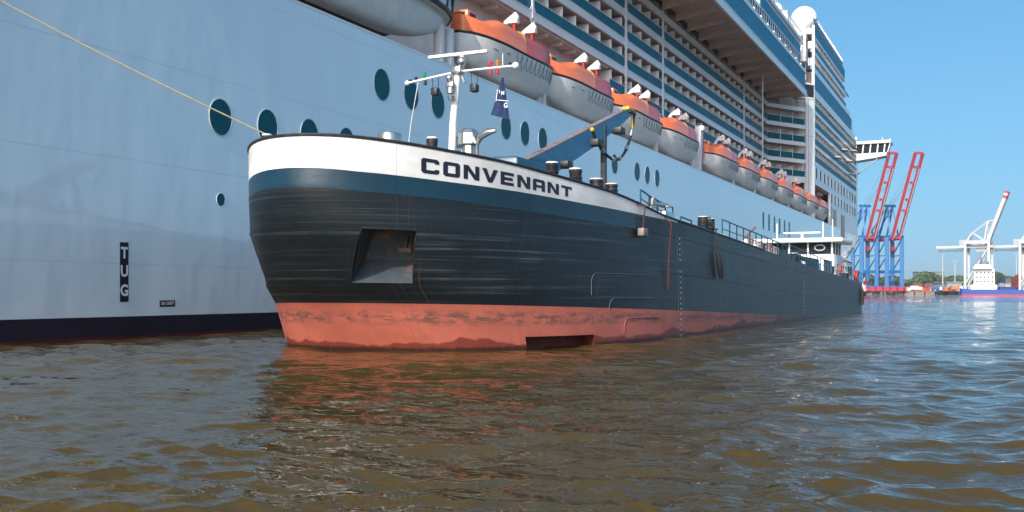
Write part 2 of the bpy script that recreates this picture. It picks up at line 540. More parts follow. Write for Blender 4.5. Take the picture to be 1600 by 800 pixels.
# ------------------------------------------------------------------ water
def make_water():
    # polar grid: fine near the viewer's berth, coarser with distance
    ang = []
    a = -180.
    while a < 180:
        ang.append(a)
        a += .105 if -62 + 0 < a - 25 < 10 + 32 else 2.0
    ang = np.radians(np.array(ang))
    rad = [1.5]
    while rad[-1] < 9000:
        rad.append(rad[-1] * (1.0068 if rad[-1] < 200 else 1.03))
    rad = np.array(rad)
    na, nr = len(ang), len(rad)
    RR, AA = np.meshgrid(rad, ang, indexing='ij')
    X = -np.sin(AA) * RR
    Y = np.cos(AA) * RR
    Z = np.zeros_like(X)
    DX = np.zeros_like(X)
    DY = np.zeros_like(X)
    cell = RR * .0072
    fade_far = np.clip((700 - RR) / 500, 0, 1)
    r2 = np.random.default_rng(5)
    wind = R(118)       # waves run roughly across the picture
    for i in range(150):
        lam = .19 * (32 ** (i / 149.))
        k = 2 * math.pi / lam
        th = wind + r2.normal(0, .62)
        amp = .0052 * lam ** .80 * (.5 + .9 * r2.random())
        if lam > 1.9: amp *= .42
        if .4 < lam < 1.8: amp *= 1.3
        if lam < .5: amp *= 1.25
        ph = r2.random() * 6.28
        q = k * (X * math.cos(th) + Y * math.sin(th)) + ph
        at = np.clip((lam / cell - 2.2) / 3, 0, 1) * fade_far
        Z += amp * at * np.cos(q)
        DX -= .95 * amp * at * np.sin(q) * math.cos(th)
        DY -= .95 * amp * at * np.sin(q) * math.sin(th)
    # gusty patches
    g = .78 + .3 * np.sin(X * .13 + Y * .21) * np.sin(X * .19 - Y * .09 + 1.3)
    Z *= g
    co = np.stack([X + DX, Y + DY, Z], -1).reshape(-1, 3)
    me = bpy.data.meshes.new('water')
    idx = np.arange(nr * na).reshape(nr, na)
    a0 = idx[:-1, :]
    a1 = idx[1:, :]
    f = np.stack([a0, np.roll(a0, -1, 1), np.roll(a1, -1, 1), a1], -1).reshape(-1, 4)
    nf = len(f)
    ctr = len(co)
    co = np.vstack([co, [[0, 0, 0]]])
    tri = np.stack([np.full(na, ctr), np.roll(idx[0], -1), idx[0]], -1)
    me.vertices.add(len(co))
    me.vertices.foreach_set('co', co.astype(np.float32).ravel())
    me.loops.add(nf * 4 + na * 3)
    me.loops.foreach_set('vertex_index', np.concatenate([f.ravel(), tri.ravel()]).astype(np.int32))
    me.polygons.add(nf + na)
    ls = np.concatenate([np.arange(nf) * 4, nf * 4 + np.arange(na) * 3]).astype(np.int32)
    me.polygons.foreach_set('loop_start', ls)
    me.polygons.foreach_set('use_smooth', np.ones(nf + na, dtype=bool))
    me.update(calc_edges=True)
    me.validate()
    o = bpy.data.objects.new('water', me)
    col.objects.link(o)
    m = bpy.data.materials.new('river_water')
    m.use_nodes = True
    nt = m.node_tree
    N = nt.nodes.new
    L = nt.links.new
    p = nt.nodes['Principled BSDF']
    p.inputs['Roughness'].default_value = .02
    p.inputs['IOR'].default_value = 1.34
    p.inputs['Specular IOR Level'].default_value = .5
    tc = N('ShaderNodeTexCoord')
    n0 = N('ShaderNodeTexNoise')
    n0.inputs['Scale'].default_value = .12
    n0.inputs['Detail'].default_value = 4
    L(tc.outputs['Object'], n0.inputs[0])
    mx = N('ShaderNodeMix')
    mx.data_type = 'RGBA'
    mx.inputs[6].default_value = (.050, .034, .009, 1)
    mx.inputs[7].default_value = (.070, .048, .013, 1)
    L(n0.outputs[0], mx.inputs[0])
    L(mx.outputs[2], p.inputs['Base Color'])
    mp = N('ShaderNodeMapping')
    mp.inputs['Rotation'].default_value = (0, 0, R(-28))
    mp.inputs['Scale'].default_value = (.5, 1.1, 1)
    L(tc.outputs['Object'], mp.inputs[0])
    prev = None
    for sc_, dist, det in ((.45, .13, 2), (1.4, .075, 3), (3.8, .032, 3)):
        n = N('ShaderNodeTexNoise')
        n.inputs['Scale'].default_value = sc_
        n.inputs['Detail'].default_value = det
        n.inputs['Roughness'].default_value = .55
        n.inputs['Distortion'].default_value = .4
        L(mp.outputs[0], n.inputs[0])
        b = N('ShaderNodeBump')
        b.inputs['Strength'].default_value = 1
        b.inputs['Distance'].default_value = dist
        L(n.outputs[0], b.inputs['Height'])
        if prev:
            L(prev.outputs[0], b.inputs['Normal'])
        prev = b
    L(prev.outputs[0], p.inputs['Normal'])
    me.materials.append(m)
    tag(o, kind='structure')
make_water()

# ------------------------------------------------------------------ cruise ship
XH, XB, XC = -28.5, -34.6, -36.3       # hull side, balcony front, cabin wall
SB = Vector((-45, 150, 0))
ship = thing('cruise_ship', SB, 'huge white cruise ship with blue glass balconies moored behind the black barge', 'cruise ship')
def S(mb, name, m, parent=None, **k):
    return mb.build(name, m, parent or ship, **k)

def hull_off(y, z):
    t = max(0, min(1, z / 15.))
    yp = 172 + 84 * t ** .9
    ye = 272 + 30 * t
    if y <= yp: return 0
    q = min(1, (y - yp) / (ye - yp))
    return 16.5 * q ** 1.9
ZH = [-1.5, .0, .13, .83]
Z2 = [.83, 3, 6, 9, 12, 14.8]
YH = [-14, 20, 60, 100, 140, 170] + [172 + 5 * i for i in range(27)]
YH = [y for y in YH if y <= 302]
def hullmesh(zs, mi_f=None):
    mb = MB()
    vs = []
    for y in YH:
        for z in zs:
            o = hull_off(y, z)
            vs.append((XH - o, y, z))
    n = len(zs)
    fs, mi = [], []
    for i in range(len(YH) - 1):
        for k in range(n - 1):
            fs.append((i * n + k, (i + 1) * n + k, (i + 1) * n + k + 1, i * n + k + 1))
            mb.mi.append(mi_f(k) if mi_f else 0)
    m0 = len(vs)
    vs2 = [(-90 - v[0], v[1], v[2]) for v in vs]
    for i in range(len(YH) - 1):
        for k in range(n - 1):
            fs.append((m0 + i * n + k, m0 + i * n + k + 1, m0 + (i + 1) * n + k + 1, m0 + (i + 1) * n + k))
            mb.mi.append(mi_f(k) if mi_f else 0)
    # stern plate
    for k in range(n - 1):
        fs.append((k, k + 1, m0 + k + 1, m0 + k))
        mb.mi.append(mi_f(k) if mi_f else 0)
    mb.v = vs + vs2
    mb.f = fs
    return mb
S(hullmesh(Z2), 'hull', 'ship_hull', fix=False, sharp=20)
M['boot_red'] = mat('boot_top_red', (.07, .012, .016), .4, var=.3, vscale=1, vdir=(1, 1, 3))
S(hullmesh(ZH, lambda k: 1 if k == 1 else 0), 'boot_topping', ['navy', 'boot_red'], fix=False, sharp=20)
# promenade deck inside the hull and the inboard wall
S(MB().box(-61.5, XH - .05, -13.9, 187, 13.6, 13.7).box(-61.5, XB - .6, -13.9, 40, 13.7, 14.6), 'promenade_deck', 'ship_cream')
S(MB().box(XH - .22, XH + .012, -14, 250, 14.8, 14.93), 'gunwale_cap', 'ship_white')
w = MB()
w.box(-60, XC, -13.8, 180, 13.7, 24.4)
S(w, 'promenade_wall', 'wall_light')
pw0 = S(MB().box(XC, XC + .02, 0, 1.6, 15.2, 17.0), 'promenade_window', 'cabin_glass', base=(0, 0, 0))
y = 44
while y < 176:
    pw = pw0 if y == 44 else pw0.copy()
    if y > 44: col.objects.link(pw)
    pw.location = (-SB.x, y - SB.y, 0)
    y += 3.4
# fittings along the promenade (winches, lockers, pipes) - dark clutter behind the boats
w = MB()
for i in range(90):
    y = random.uniform(41, 186); x = random.uniform(-33.5, -30.4); h = random.uniform(.3, 1.4)
    w.bbox(x, x + random.uniform(.3, 1), y, y + random.uniform(.3, 1.2), 13.7, 14.6 + h, .05, random.randint(0, 2))
tag(S(w, 'deck_machinery', ['ship_cream', 'dark', 'crane_grey']), kind='stuff')

# superstructure core
core = MB()
core.box(-58, XC - .02, -13.7, 187, 24.4, 35.0)
core.box(-58, -33.5, 186, 252, 13.7, 37)
S(core, 'superstructure', 'ship_cream')

ZB = [21.7, 24.75, 27.78, 30.81, 33.84]   # centres of the white floor beams
PITCH = 3.03
YA = -13.5
Y0L = 97.2        # the lowest balcony deck begins here
D0, D1 = Vector((XB, 176.8)), Vector((XH, 187.3))
def along(t): return D0 + (D1 - D0) * t
for k, zb in enumerate(ZB):
    ya = Y0L if k == 0 else YA
    w = MB()
    w.box(XB - .25, XB, ya, 176.8, zb - .34, zb + .30)                 # outer beam
    w.box(XB - .25, XB + .05, ya, 176.8, zb + .30, zb + .38)
    w.box(XC - .3, XB - .25, ya, 176.9, zb - .16, zb + .12)            # floor slab
    w.seg(D0, along(.8), .25, zb - .34, zb + .32)
    w.seg(D0 + Vector((-.2, .3)), along(.8) + Vector((-.2, .1)), 2.4, zb - .16, zb + .12)
    S(w, 'balcony_floor', 'ship_white')
    c = MB()
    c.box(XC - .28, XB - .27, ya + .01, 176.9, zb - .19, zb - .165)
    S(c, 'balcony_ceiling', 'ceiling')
    if k < 4:
        g = MB()
        step = 4.1
        y = ya
        while y < 163:
            g.box(XB - .12, XB - .06, y + .03, min(y + step, 163) - .03, zb + .42, zb + 1.42)
            y += step
        S(g, 'glass_railing', 'rail_glass')
        g = MB()
        g.box(XB - .12, XB - .06, 163.2, 176.6, zb + .42, zb + 1.42)
        g.seg(along(.01), along(.79), .06, zb + .42, zb + 1.38, -.08)
        S(g, 'glass_railing', 'port_glass')
    h = MB()
    h.box(XB - .13, XB - .03, ya, 176.7, zb + 1.44, zb + 1.50)
    h.seg(along(0), along(.8), .1, zb + 1.42, zb + 1.48, -.04)
    S(h, 'handrail', 'ship_white')
# ceiling over the boat deck
c = MB()
c.box(-57, XB - .25, YA, Y0L, 24.2, 24.38)
c.box(-57, XB - .25, Y0L, 176.9, 21.1, 21.34)
y = 42
while y < 176:
    z = 24.2 if y < Y0L else 21.1
    c.box(XC + .02, XB - .28, y, y + .25, z - .35, z)
    y += 3.3
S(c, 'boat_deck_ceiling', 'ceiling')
# upper beam above the top balconies, the overhang's shade put into its dark colour
S(MB().box(XB - .2, XB + .15, YA, 177, 35.0, 35.35), 'shade_tinted_beam', 'dark')
# cabin fronts: wall, dark doors
cw, cg = MB(), MB()
for k, zb in enumerate(ZB):
    ya = Y0L if k == 0 else YA
    cw.box(XC - .02, XC, ya, 176, zb + .12, zb + PITCH - .16)
    y = ya + .4
    while y < 173:
        cg.box(XC, XC + .03, y, y + 1.5, zb + .2, zb + 2.35)
        y += 3.25
    cw.seg(along(.05) + Vector((-1.3, 1.1)), along(.8) + Vector((-1.3, 1.1)), .1, zb + .12, zb + PITCH - .16)
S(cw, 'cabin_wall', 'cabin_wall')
S(cg, 'cabin_doors', 'cabin_glass')
# dividers between balconies
divs = []
for k, zb in enumerate(ZB):
    y = 81.6 - 3.25 * 12
    while y < 175.5:
        if y > (Y0L if k == 0 else YA) + .3 and abs(y - 101.9) > .4:
            divs.append((y, zb))
        y += 3.25
divs.sort(key=lambda d: (d[0] - 60) ** 2 * (1 if d[0] > 60 else 9) + 9 * (d[1] - 24) ** 2)
proto = MB().bbox(XC + .02, XB - .15, -.04, .04, .12, 2.5, .04).build('balcony_divider', 'ship_white', ship, base=(0, 0, 0))
first = True
for y, zb in divs[:98]:
    o = proto if first else proto.copy()
    if not first: col.objects.link(o)
    first = False
    o.location = (0 - SB.x, y - SB.y, zb - SB.z)
w = MB()
for y, zb in divs[98:]:
    w.box(XC + .02, XB - .15, y - .04, y + .04, zb + .12, zb + 2.5)
for zb in ZB:
    for t in (.27, .53):
        a = along(t)
        w.seg(a, a + Vector((-1.0, .9)), .08, zb + .12, zb + 2.1)
tag(S(w, 'balcony_dividers', 'ship_white'), kind='stuff')
# vertical pillars
for y in (51, 64.5, 77.9, 101.9, 115.2, 158.2):
    w = MB()
    z0 = 24.5 if y < Y0L else 21.2
    w.box(XB - .06, XB + .09, y - .18, y + .18, z0, 35.2)
    for k, zb in enumerate(ZB):     # fillets
        if zb < z0: continue
        for sgn in (-1, 1):
            for zs, zo in ((1, zb + .38), (-1, zb - .34)):
                w.add([(XB + .055, y + sgn * .16, zo), (XB + .055, y + sgn * .62, zo), (XB + .055, y + sgn * .16, zo + zs * .46),
                       (XB - .02, y + sgn * .16, zo), (XB - .02, y + sgn * .62, zo), (XB - .02, y + sgn * .16, zo + zs * .46)],
                      [(0, 1, 2), (3, 5, 4), (0, 3, 4, 1), (1, 4, 5, 2), (2, 5, 3, 0)])
    S(w, 'pillar', 'ship_white')
# long thin drain pipe in front of the inner corner
S(MB().tube([(XH - 3.2, 158, 21.5), (XH - 3.2, 158, 35)], .09, 8), 'drain_pipe', 'ship_white')

# overhanging pool deck
oh = MB()
oh.box(-58, XH - .02, 80, 180.5, 35.35, 35.6)
S(oh, 'overhang_soffit', 'ceiling')
y = 82
while y < 177:
    w = MB()
    # tapered bracket web under the soffit
    w.add([(XB + .16, y, 35.35), (XH - .3, y, 35.35), (XH - .3, y, 35.12), (XB + .9, y, 34.42), (XB + .16, y, 34.3),
           (XB + .16, y + .14, 35.35), (XH - .3, y + .14, 35.35), (XH - .3, y + .14, 35.12), (XB + .9, y + .14, 34.42), (XB + .16, y + .14, 34.3)],
          [(0, 1, 2, 3, 4), (9, 8, 7, 6, 5), (0, 5, 6, 1), (1, 6, 7, 2), (2, 7, 8, 3), (3, 8, 9, 4), (4, 9, 5, 0)])
    S(w, 'overhang_bracket', 'ceiling')
    y += 5.4
w = MB()
w.box(XH - .3, XH, 80, 179.2, 35.0, 35.95)
w.box(XH - .5, XH + .05, 80, 179.2, 35.95, 36.05)
w.box(XH - .3, XH + .02, 80, 178.6, 38.75, 39.15)
w.box(XH - 2.6, XH + .02, 80, 178.6, 39.15, 39.3)
S(w, 'overhang_fascia', 'ship_white')
g = MB()
yy = 80.0
for wd in (22, 22, 22, 16, 16):
    y1 = min(yy + wd, 178.4)
    g.box(XH - .2, XH - .05, yy + .12, y1 - .12, 36.06, 38.74)
    yy = y1
S(g, 'blue_screen', 'panel_blue')
# balustrade and lights on top of the overhang
b = MB()
y = 80
while y < 176:
    b.box(XH - .75, XH - .70, y, y + .08, 39.3, 41.6)
    y += 1.55
b.box(XH - .78, XH - .66, 80, 176, 41.55, 41.68)
b.box(XH - .75, XH - .70, 80, 176, 40.4, 40.45)
S(b, 'balustrade', 'ship_white')
S(MB().box(XH - .80, XH - .77, 80, 176, 39.35, 41.5), 'balustrade_glass', 'rail_glass')
y = 96
lp = None
while y < 177:
    if lp is None:
        lp = S(MB().bbox(XH - .55, XH - .05, -.35, .35, 39.32, 39.75, .12), 'deck_light', 'white', base=(0, 0, 0))
        lo = lp
    else:
        lo = lp.copy(); col.objects.link(lo)
    lo.location = (-SB.x, y - SB.y, 0)
    y += 4.6
# second tier
w = MB()
w.box(-56, XH - 1.25, 146, 180.5, 39.3, 44.7)
S(w, 'upper_house', 'ship_white')
w = MB()
w.box(XH - 1.25, XH - 1.1, 146.2, 171.5, 40.9, 44.0).box(XH - 1.25, XH - 1.1, 171.8, 179.5, 40.9, 44.0)
S(w, 'upper_blue_screen', 'panel_blue')
w = MB()
w.box(XH - 1.35, XH - .95, 146, 181, 44.7, 45.2)
y = 147
while y < 181:
    w.box(XH - 1.2, XH - 1.14, y, y + .07, 45.2, 46.5)
    y += 1.5
w.box(XH - 1.22, XH - 1.12, 147, 181, 46.45, 46.55)
S(w, 'upper_railing', 'ship_white')
# wind screens, small domes and masts up there
S(MB().sphere((XH - 3, 168, 47.5), 1.0).lathe([(.3, 0), (.25, 2)], XH - 3, 168, 12, 0, 45).bbox(XH - 4, XH - 2, 172, 174, 45, 48.2), 'satellite_dome', 'white')
S(MB().tube([(XH - 2, 150, 45), (XH - 2, 150, 52)], .07, 6), 'whip_aerial', 'white')

# diagonal wall continuing to the corner + its opening
w = MB()
w.seg(along(.8), D1, .3, 13.7, 38.6)
w.seg(along(.02), along(.8), .3, 21.0, 21.38, -.02)
w.seg(along(.02), along(.8), .3, 36.0, 38.6)
nrm2 = Vector((-(D1 - D0).y, (D1 - D0).x)).normalized()
w.seg(along(.8) + nrm2 * 3.2, along(.8), .2, 21.0, 38.6)
S(w, 'corner_wall', 'ship_white')
S(MB().seg(along(.86), along(.87), .02, 14.8, 38, .03).seg(along(.80), along(.995), .02, 29.3, 29.36, .02), 'weld_seam', 'crane_grey')
S(MB().box(XH - .4, XH + .02, 187.3, 188.0, 14.8, 49.2), 'corner_post', 'ship_white')
# radome tower
S(MB().sphere((-30.9, 191, 51.3), 2.35, n=20).lathe([(1.9, 0), (2.0, .6), (1.6, 1.2)], -30.9, 191, 28, 0, 48.2), 'radome', 'white')
w = MB()
w.bbox(-32.5, -30.0, 186.8, 189.5, 45.4, 48.0, .1)
w.box(-32.2, -30.3, 186.68, 186.8, 45.8, 47.6, 1)
w.box(-33.4, -29.9, 186.9, 188.8, 41.2, 45.0, 1)
for x in (-33.0, -31.3, -29.6):
    w.tube([(x, 184.6, 39), (x, 184.6, 48.2)], .08, 8)
for z in (41, 43, 45, 47, 48):
    w.bar((-33.0, 184.6, z), (-29.6, 184.6, z), .1)
w.bar((-33, 184.6, 39.5), (-29.6, 184.6, 43), .1).bar((-29.6, 184.6, 39.5), (-33, 184.6, 43), .1)
S(w, 'radome_tower', ['white', 'slate'])
S(MB().bbox(-32.4, -29.2, 182.2, 184.4, 41.8, 44.3, .15).bbox(-35.5, -33, 181.5, 184, 42.2, 44, .15), 'lift_platform', 'white')
w = MB()
for a_, b_ in (((-31.6, 182, 37.8), (-31.0, 182, 42)), ((-30.9, 182, 37.8), (-30.3, 182, 42))):
    w.tube([a_, b_], .07, 6)
for i in range(9):
    t = i / 8
    w.bar((-31.6 + .6 * t, 182, 37.8 + 4.2 * t), (-30.9 + .6 * t, 182, 37.8 + 4.2 * t), .06)
S(w, 'ladder', 'white')
S(MB().seg(along(.72), along(.985), .06, 36.2, 38.4, .04), 'dark_opening', 'dark')
S(MB().seg(along(.70), along(1), .06, 38.4, 38.7, .08).seg(along(.70), along(1), .06, 35.9, 36.2, .08), 'opening_frame', 'white')

# forward block, flush with the hull
F0 = 188.0
wall = MB()
wall.box(XH - .4, XH, 206.8, 252, 14.8, 24.75 - .1)
wall.box(XH - .4, XH, F0, 206.8, 21.0, 24.65)
wall.box(XH - .4, XH, 250.5, 252, 24.65, 38)
for zb in (24.75, 27.78, 30.81, 33.84, 36.87):
    wall.box(XH - .4, XH + .02, F0, 250.5, zb - .35, zb + .32)
wall.box(XH - .4, XH, F0, 246, 37.19, 37.9)
wall.box(XH - .4, XH + .02, F0, 238, 40.7, 41.7)
wall.box(XH - .4, XH + .02, F0, 231, 43.9, 44.6)
wall.box(XH - .4, XH + .02, F0, 229, 46.9, 47.3)
wall.box(XH - .4, XH, 236, 243, 37.9, 40.7)
S(wall, 'forward_block', 'ship_white')
core = MB()
core.box(-56, XH - .45, 189, 242, 37.5, 41.2)
core.box(-56, XH - 1.6, 189, 233, 41.2, 44.3)
core.box(-56, XH - 1.6, 189, 228, 44.3, 49.6)
core.box(-58, XH - 1.9, 206.8, 251.5, 14.8, 37.4)
S(core, 'forward_core', 'ship_cream')
S(MB().box(-60, XH - 5.9, 188, 206.7, 13.7, 21), 'boat_deck_recess', 'ship_cream')
S(MB().box(XH - 6, XH - .42, 188, 206.7, 20.8, 20.98), 'recess_ceiling', 'ceiling')
S(MB().box(-60, -30, 251.6, 252, 14.8, 37), 'front_wall', 'ship_white')
w = MB()
for zb in (24.75, 27.78, 30.81, 33.84):
    w.box(XH - .1, XH - .04, F0, 250.4, zb + .36, zb + 1.42)
w.box(XH - .1, XH - .04, F0, 236, 44.65, 45.1)
S(w, 'forward_glass_railing', 'rail_glass')
S(MB().box(XH - .1, XH + .01, F0 + 1, 206.8, 37.95, 40.65).box(XH - .1, XH + .01, 207.4, 240, 37.95, 40.65), 'forward_blue_screen', 'panel_blue')
w = MB()
w.box(XH - .1, XH - .02, F0, 231, 41.75, 42.5).box(XH - .1, XH - .02, F0, 229, 44.65, 45.6).box(XH - .1, XH - .02, F0, 229, 47.3, 49.4)
S(w, 'upper_blue_band', 'panel_blue')
# recessed bays: dark back plus dividers
w = MB()
for zb in (24.75, 27.78, 30.81, 33.84):
    w.box(XH - 1.86, XH - 1.8, F0, 250.5, zb + .3, zb + 2.7)
w.box(XH - 1.5, XH - 1.45, F0, 231, 41.7, 44).box(XH - 1.5, XH - 1.45, F0, 228, 44.6, 46.9)
S(w, 'bay_windows', 'cabin_glass')
w = MB()
for zb in (24.75, 27.78, 30.81, 33.84):
    y = F0 + 1.4
    while y < 250:
        w.box(XH - 1.8, XH - .15, y, y + .1, zb + .3, zb + 2.7)
        w.box(XH - .2, XH - .1, y, y + .5, zb + 1.42, zb + 2.7)
        y += 3.2
for z0, z1, ye in ((42.5, 43.9, 230), (45.6, 46.9, 228)):
    y = F0 + 1.4
    while y < ye:
        w.box(XH - 1.5, XH - .1, y, y + .35, z0, z1)
        y += 3.0
tag(S(w, 'bay_dividers', 'ship_white'), kind='stuff')
# square windows
sq = S(MB().box(XH, XH + .03, -.85, .85, -.8, .8), 'square_window', 'cabin_glass', base=(0, 0, 0))
fr = S(MB().box(XH, XH + .05, -1.0, -.85, -.95, .95).box(XH, XH + .05, .85, 1.0, -.95, .95).box(XH, XH + .05, -.85, .85, -.95, -.8).box(XH, XH + .05, -.85, .85, .8, .95),
       'window_frame', 'crane_grey', parent=sq, base=(0, 0, 0))
fr.location = (0, 0, 0)
spots = [(F0 + 1.6 + 4.75 * i, 23.1) for i in range(13)] + [(208.8 + 4.75 * i, 20.1) for i in range(9)]
for i, (y, z) in enumerate(spots):
    o = sq if i == 0 else copy_tree(sq, ship)
    o.location = (-SB.x, y - SB.y, z)
S(MB().box(XH, XH + .02, 207.4, 209.4, 14.95, 18.6).box(XH, XH + .02, 210.6, 215.5, 14.95, 18.3).box(XH, XH + .02, 222, 228.6, 12.6, 18), 'side_doors', 'cabin_wall')
S(MB().box(XH, XH + .04, 209.6, 209.9, 14.95, 18.6).box(XH, XH + .04, 215.6, 215.9, 14.95, 18.4).box(XH, XH + .04, 209.9, 215.6, 16.4, 16.6).box(XH, XH + .04, 221.7, 222, 12.5, 18.2).box(XH, XH + .04, 228.6, 228.9, 12.5, 18.2), 'door_frames', 'crane_grey')
w = MB()
y = F0
while y < 228:
    w.box(XH - .35, XH - .28, y, y + .1, 49.5, 51)
    w.bbox(XH - .5, XH - .1, y - .1, y + .3, 50.9, 51.2, .05)
    y += 1.7
w.box(XH - .38, XH - .26, F0, 228.4, 50.6, 50.75)
S(w, 'top_railing', 'white')
S(MB().box(XH - .33, XH - .30, F0, 228, 49.4, 50.6), 'top_glass', 'rail_glass')
S(MB().sphere((-30.2, 219, 51.5), 1.3).bbox(-32, -29.4, 223, 227.8, 49.6, 52.4, .2), 'forward_dome', 'white')
# bridge wing
bw = MB()
bw.add([(-29, 250, 32.3), (-24.2, 250, 32.9), (-22.0, 250, 33.3), (-21.9, 250, 34.0), (-29, 250, 34.0),
        (-29, 254.5, 32.3), (-24.2, 254.5, 32.9), (-22.0, 254.5, 33.3), (-21.9, 254.5, 34.0), (-29, 254.5, 34.0)],
       [(0, 1, 2, 3, 4), (9, 8, 7, 6, 5), (0, 5, 6, 1), (1, 6, 7, 2), (2, 7, 8, 3), (3, 8, 9, 4), (4, 9, 5, 0)])
bw.bbox(-29, -20.9, 249.6, 255, 36.1, 36.8, .12)
for x in (-28.8, -27.2, -25.6, -24.0, -22.5):
    bw.bar((x, 250.1, 34), (x + .25, 250.1, 36.1), .28, .2)
bw.bar((-21.7, 250.1, 34), (-21.1, 250.1, 36.1), .2, .2)
bw.tube([(-23, 252, 36.8), (-23, 252, 37.9)], .05, 6).tube([(-21.3, 252, 36.8), (-21.3, 252, 37.6)], .05, 6)
bwo = S(bw, 'bridge_wing', 'white')
S(MB().add([(-28.9, 250.3, 34.02), (-21.85, 250.3, 34.02), (-21.3, 250.3, 36.08), (-28.9, 250.3, 36.08), (-28.9, 254.3, 34.02), (-21.85, 254.3, 34.02), (-21.3, 254.3, 36.08), (-28.9, 254.3, 36.08)],
           [(0, 1, 2, 3), (7, 6, 5, 4), (1, 5, 6, 2), (0, 4, 5, 1), (0, 3, 7, 4)]), 'bridge_windows', 'cabin_glass', parent=bwo)
S(MB().tube([(-28.4, 250.5, 29.2), (-23.8, 250.5, 32.7)], .17, 8), 'wing_strut', 'crane_grey')
# little canopies / tables seen on the forward balconies
w = MB()
for y, z in ((214, 29.0), (224, 31.8), (232, 30.4), (240, 33.6), (236, 28.0)):
    w.add([(XH - .3, y, z), (XH + 1.1, y, z - .2), (XH + 1.1, y + 4, z - .2), (XH - .3, y + 4, z), (XH - .3, y, z + .12), (XH + 1.1, y, z - .08), (XH + 1.1, y + 4, z - .08), (XH - .3, y + 4, z + .12)],
          [(0, 3, 2, 1), (4, 5, 6, 7), (0, 1, 5, 4), (1, 2, 6, 5), (2, 3, 7, 6), (3, 0, 4, 7)])
S(w, 'lamp_brackets', 'white')

# portholes
def disc(r, x0, x1, y, z, n=40):
    vs = [(x, y + r * math.cos(2 * math.pi * k / n), z + r * math.sin(2 * math.pi * k / n)) for x in (x0, x1) for k in range(n)]
    return vs, [tuple(range(n - 1, -1, -1)), tuple(n + k for k in range(n))] + [(k, (k + 1) % n, n + (k + 1) % n, n + k) for k in range(n)]
def ring(r0, r1, x0, x1, n=40):
    vs, fs = [], []
    for k in range(n):
        a = 2 * math.pi * k / n
        c_, s_ = math.cos(a), math.sin(a)
        vs += [(x0, r1 * c_, r1 * s_), (x1, r1 * c_, r1 * s_), (x1, r0 * c_, r0 * s_), (x0, r0 * c_, r0 * s_)]
    for k in range(n):
        a, b = 4 * k, 4 * ((k + 1) % n)
        for j in range(4):
            j2 = (j + 1) % 4
            fs.append((a + j, b + j, b + j2, a + j2))
    return vs, fs
M['rim_grey'] = mat('rim_grey', (.45, .52, .58), .4)
ph = MB()
ph.add(*disc(.84, XH - .02, XH + .012, 0, 0))
pho = S(ph, 'porthole', 'port_glass', base=(0, 0, 0))
rg = MB()
rg.add(*ring(.835, .87, XH - .01, XH + .03))
rgo = S(rg, 'porthole_rim', 'rim_grey', parent=pho, base=(0, 0, 0))
rgo.location = (0, 0, 0)
pl = [(32.8, 8.85), (35.8, 8.9), (38.8, 8.95), (41.8, 8.98)] + [(y, 12.42) for y in (45, 47.95, 50.9, 59.9, 62.9, 65.9, 81, 87, 90, 93)]
for i, (y, z) in enumerate(pl):
    o = pho if i == 0 else copy_tree(pho, ship)
    o.location = (-SB.x, y - SB.y, z)
    o.scale = (1, .80, .88) if z < 10 else (1, .90, .96)
o = copy_tree(pho, ship)
o.scale = (1, .3, .3)
o.location = (-SB.x, 32.8 - SB.y, 5.49)
# narrow upright windows further forward
sw = None
for i in range(6):
    y = 142.5 + i * 4.0
    if sw is None:
        sw = S(MB().box(XH, XH + .02, -.5, .5, -1.15, 1.15), 'slot_window', 'port_glass', base=(0, 0, 0))
        o = sw
    else:
        o = sw.copy(); col.objects.link(o)
    o.location = (-SB.x, y - SB.y, 11.6 - .02 * i)

# lettering as flat painted plates
def text_mesh(txt, size, font_off=0.0, sx=1., space=1.0, extrude=0.0, res=4):
    cu = bpy.data.curves.new('t', 'FONT')
    cu.body = txt
    cu.size = size
    cu.offset = font_off
    cu.space_character = space
    cu.resolution_u = res
    cu.align_x = 'CENTER'
    cu.align_y = 'CENTER'
    cu.extrude = extrude
    ob = bpy.data.objects.new('t', cu)
    col.objects.link(ob)
    dg = bpy.context.evaluated_depsgraph_get()
    me = bpy.data.meshes.new_from_object(ob.evaluated_get(dg))
    bpy.data.objects.remove(ob)
    vs = [(v.co.x * sx, v.co.y, v.co.z) for v in me.vertices]
    fs = [tuple(p.vertices) for p in me.polygons]
    bpy.data.meshes.remove(me)
    return vs, fs
sgn = S(MB().box(XH, XH + .012, 27.47, 27.87, 1.36, 3.52), 'tug_marking', 'navy')
w = MB()
for ch, z in (('T', 3.12), ('U', 2.46), ('G', 1.76)):
    vs, fs = text_mesh(ch, .56, .018, .95)
    w.add([(XH + .016, 27.67 + x, z + y) for x, y, _ in vs], fs)
S(w, 'lettering', 'white', parent=sgn, fix=False)
sg2 = S(MB().box(XH, XH + .012, 29.42, 30.22, 1.16, 1.40), 'sea_chest_marking', 'navy')
vs, fs = text_mesh('SEA CHEST', .17, .004, .82)
S(MB().add([(XH + .016, 29.82 + x, 1.28 + y) for x, y, _ in vs], fs), 'lettering', 'white', parent=sg2, fix=False)

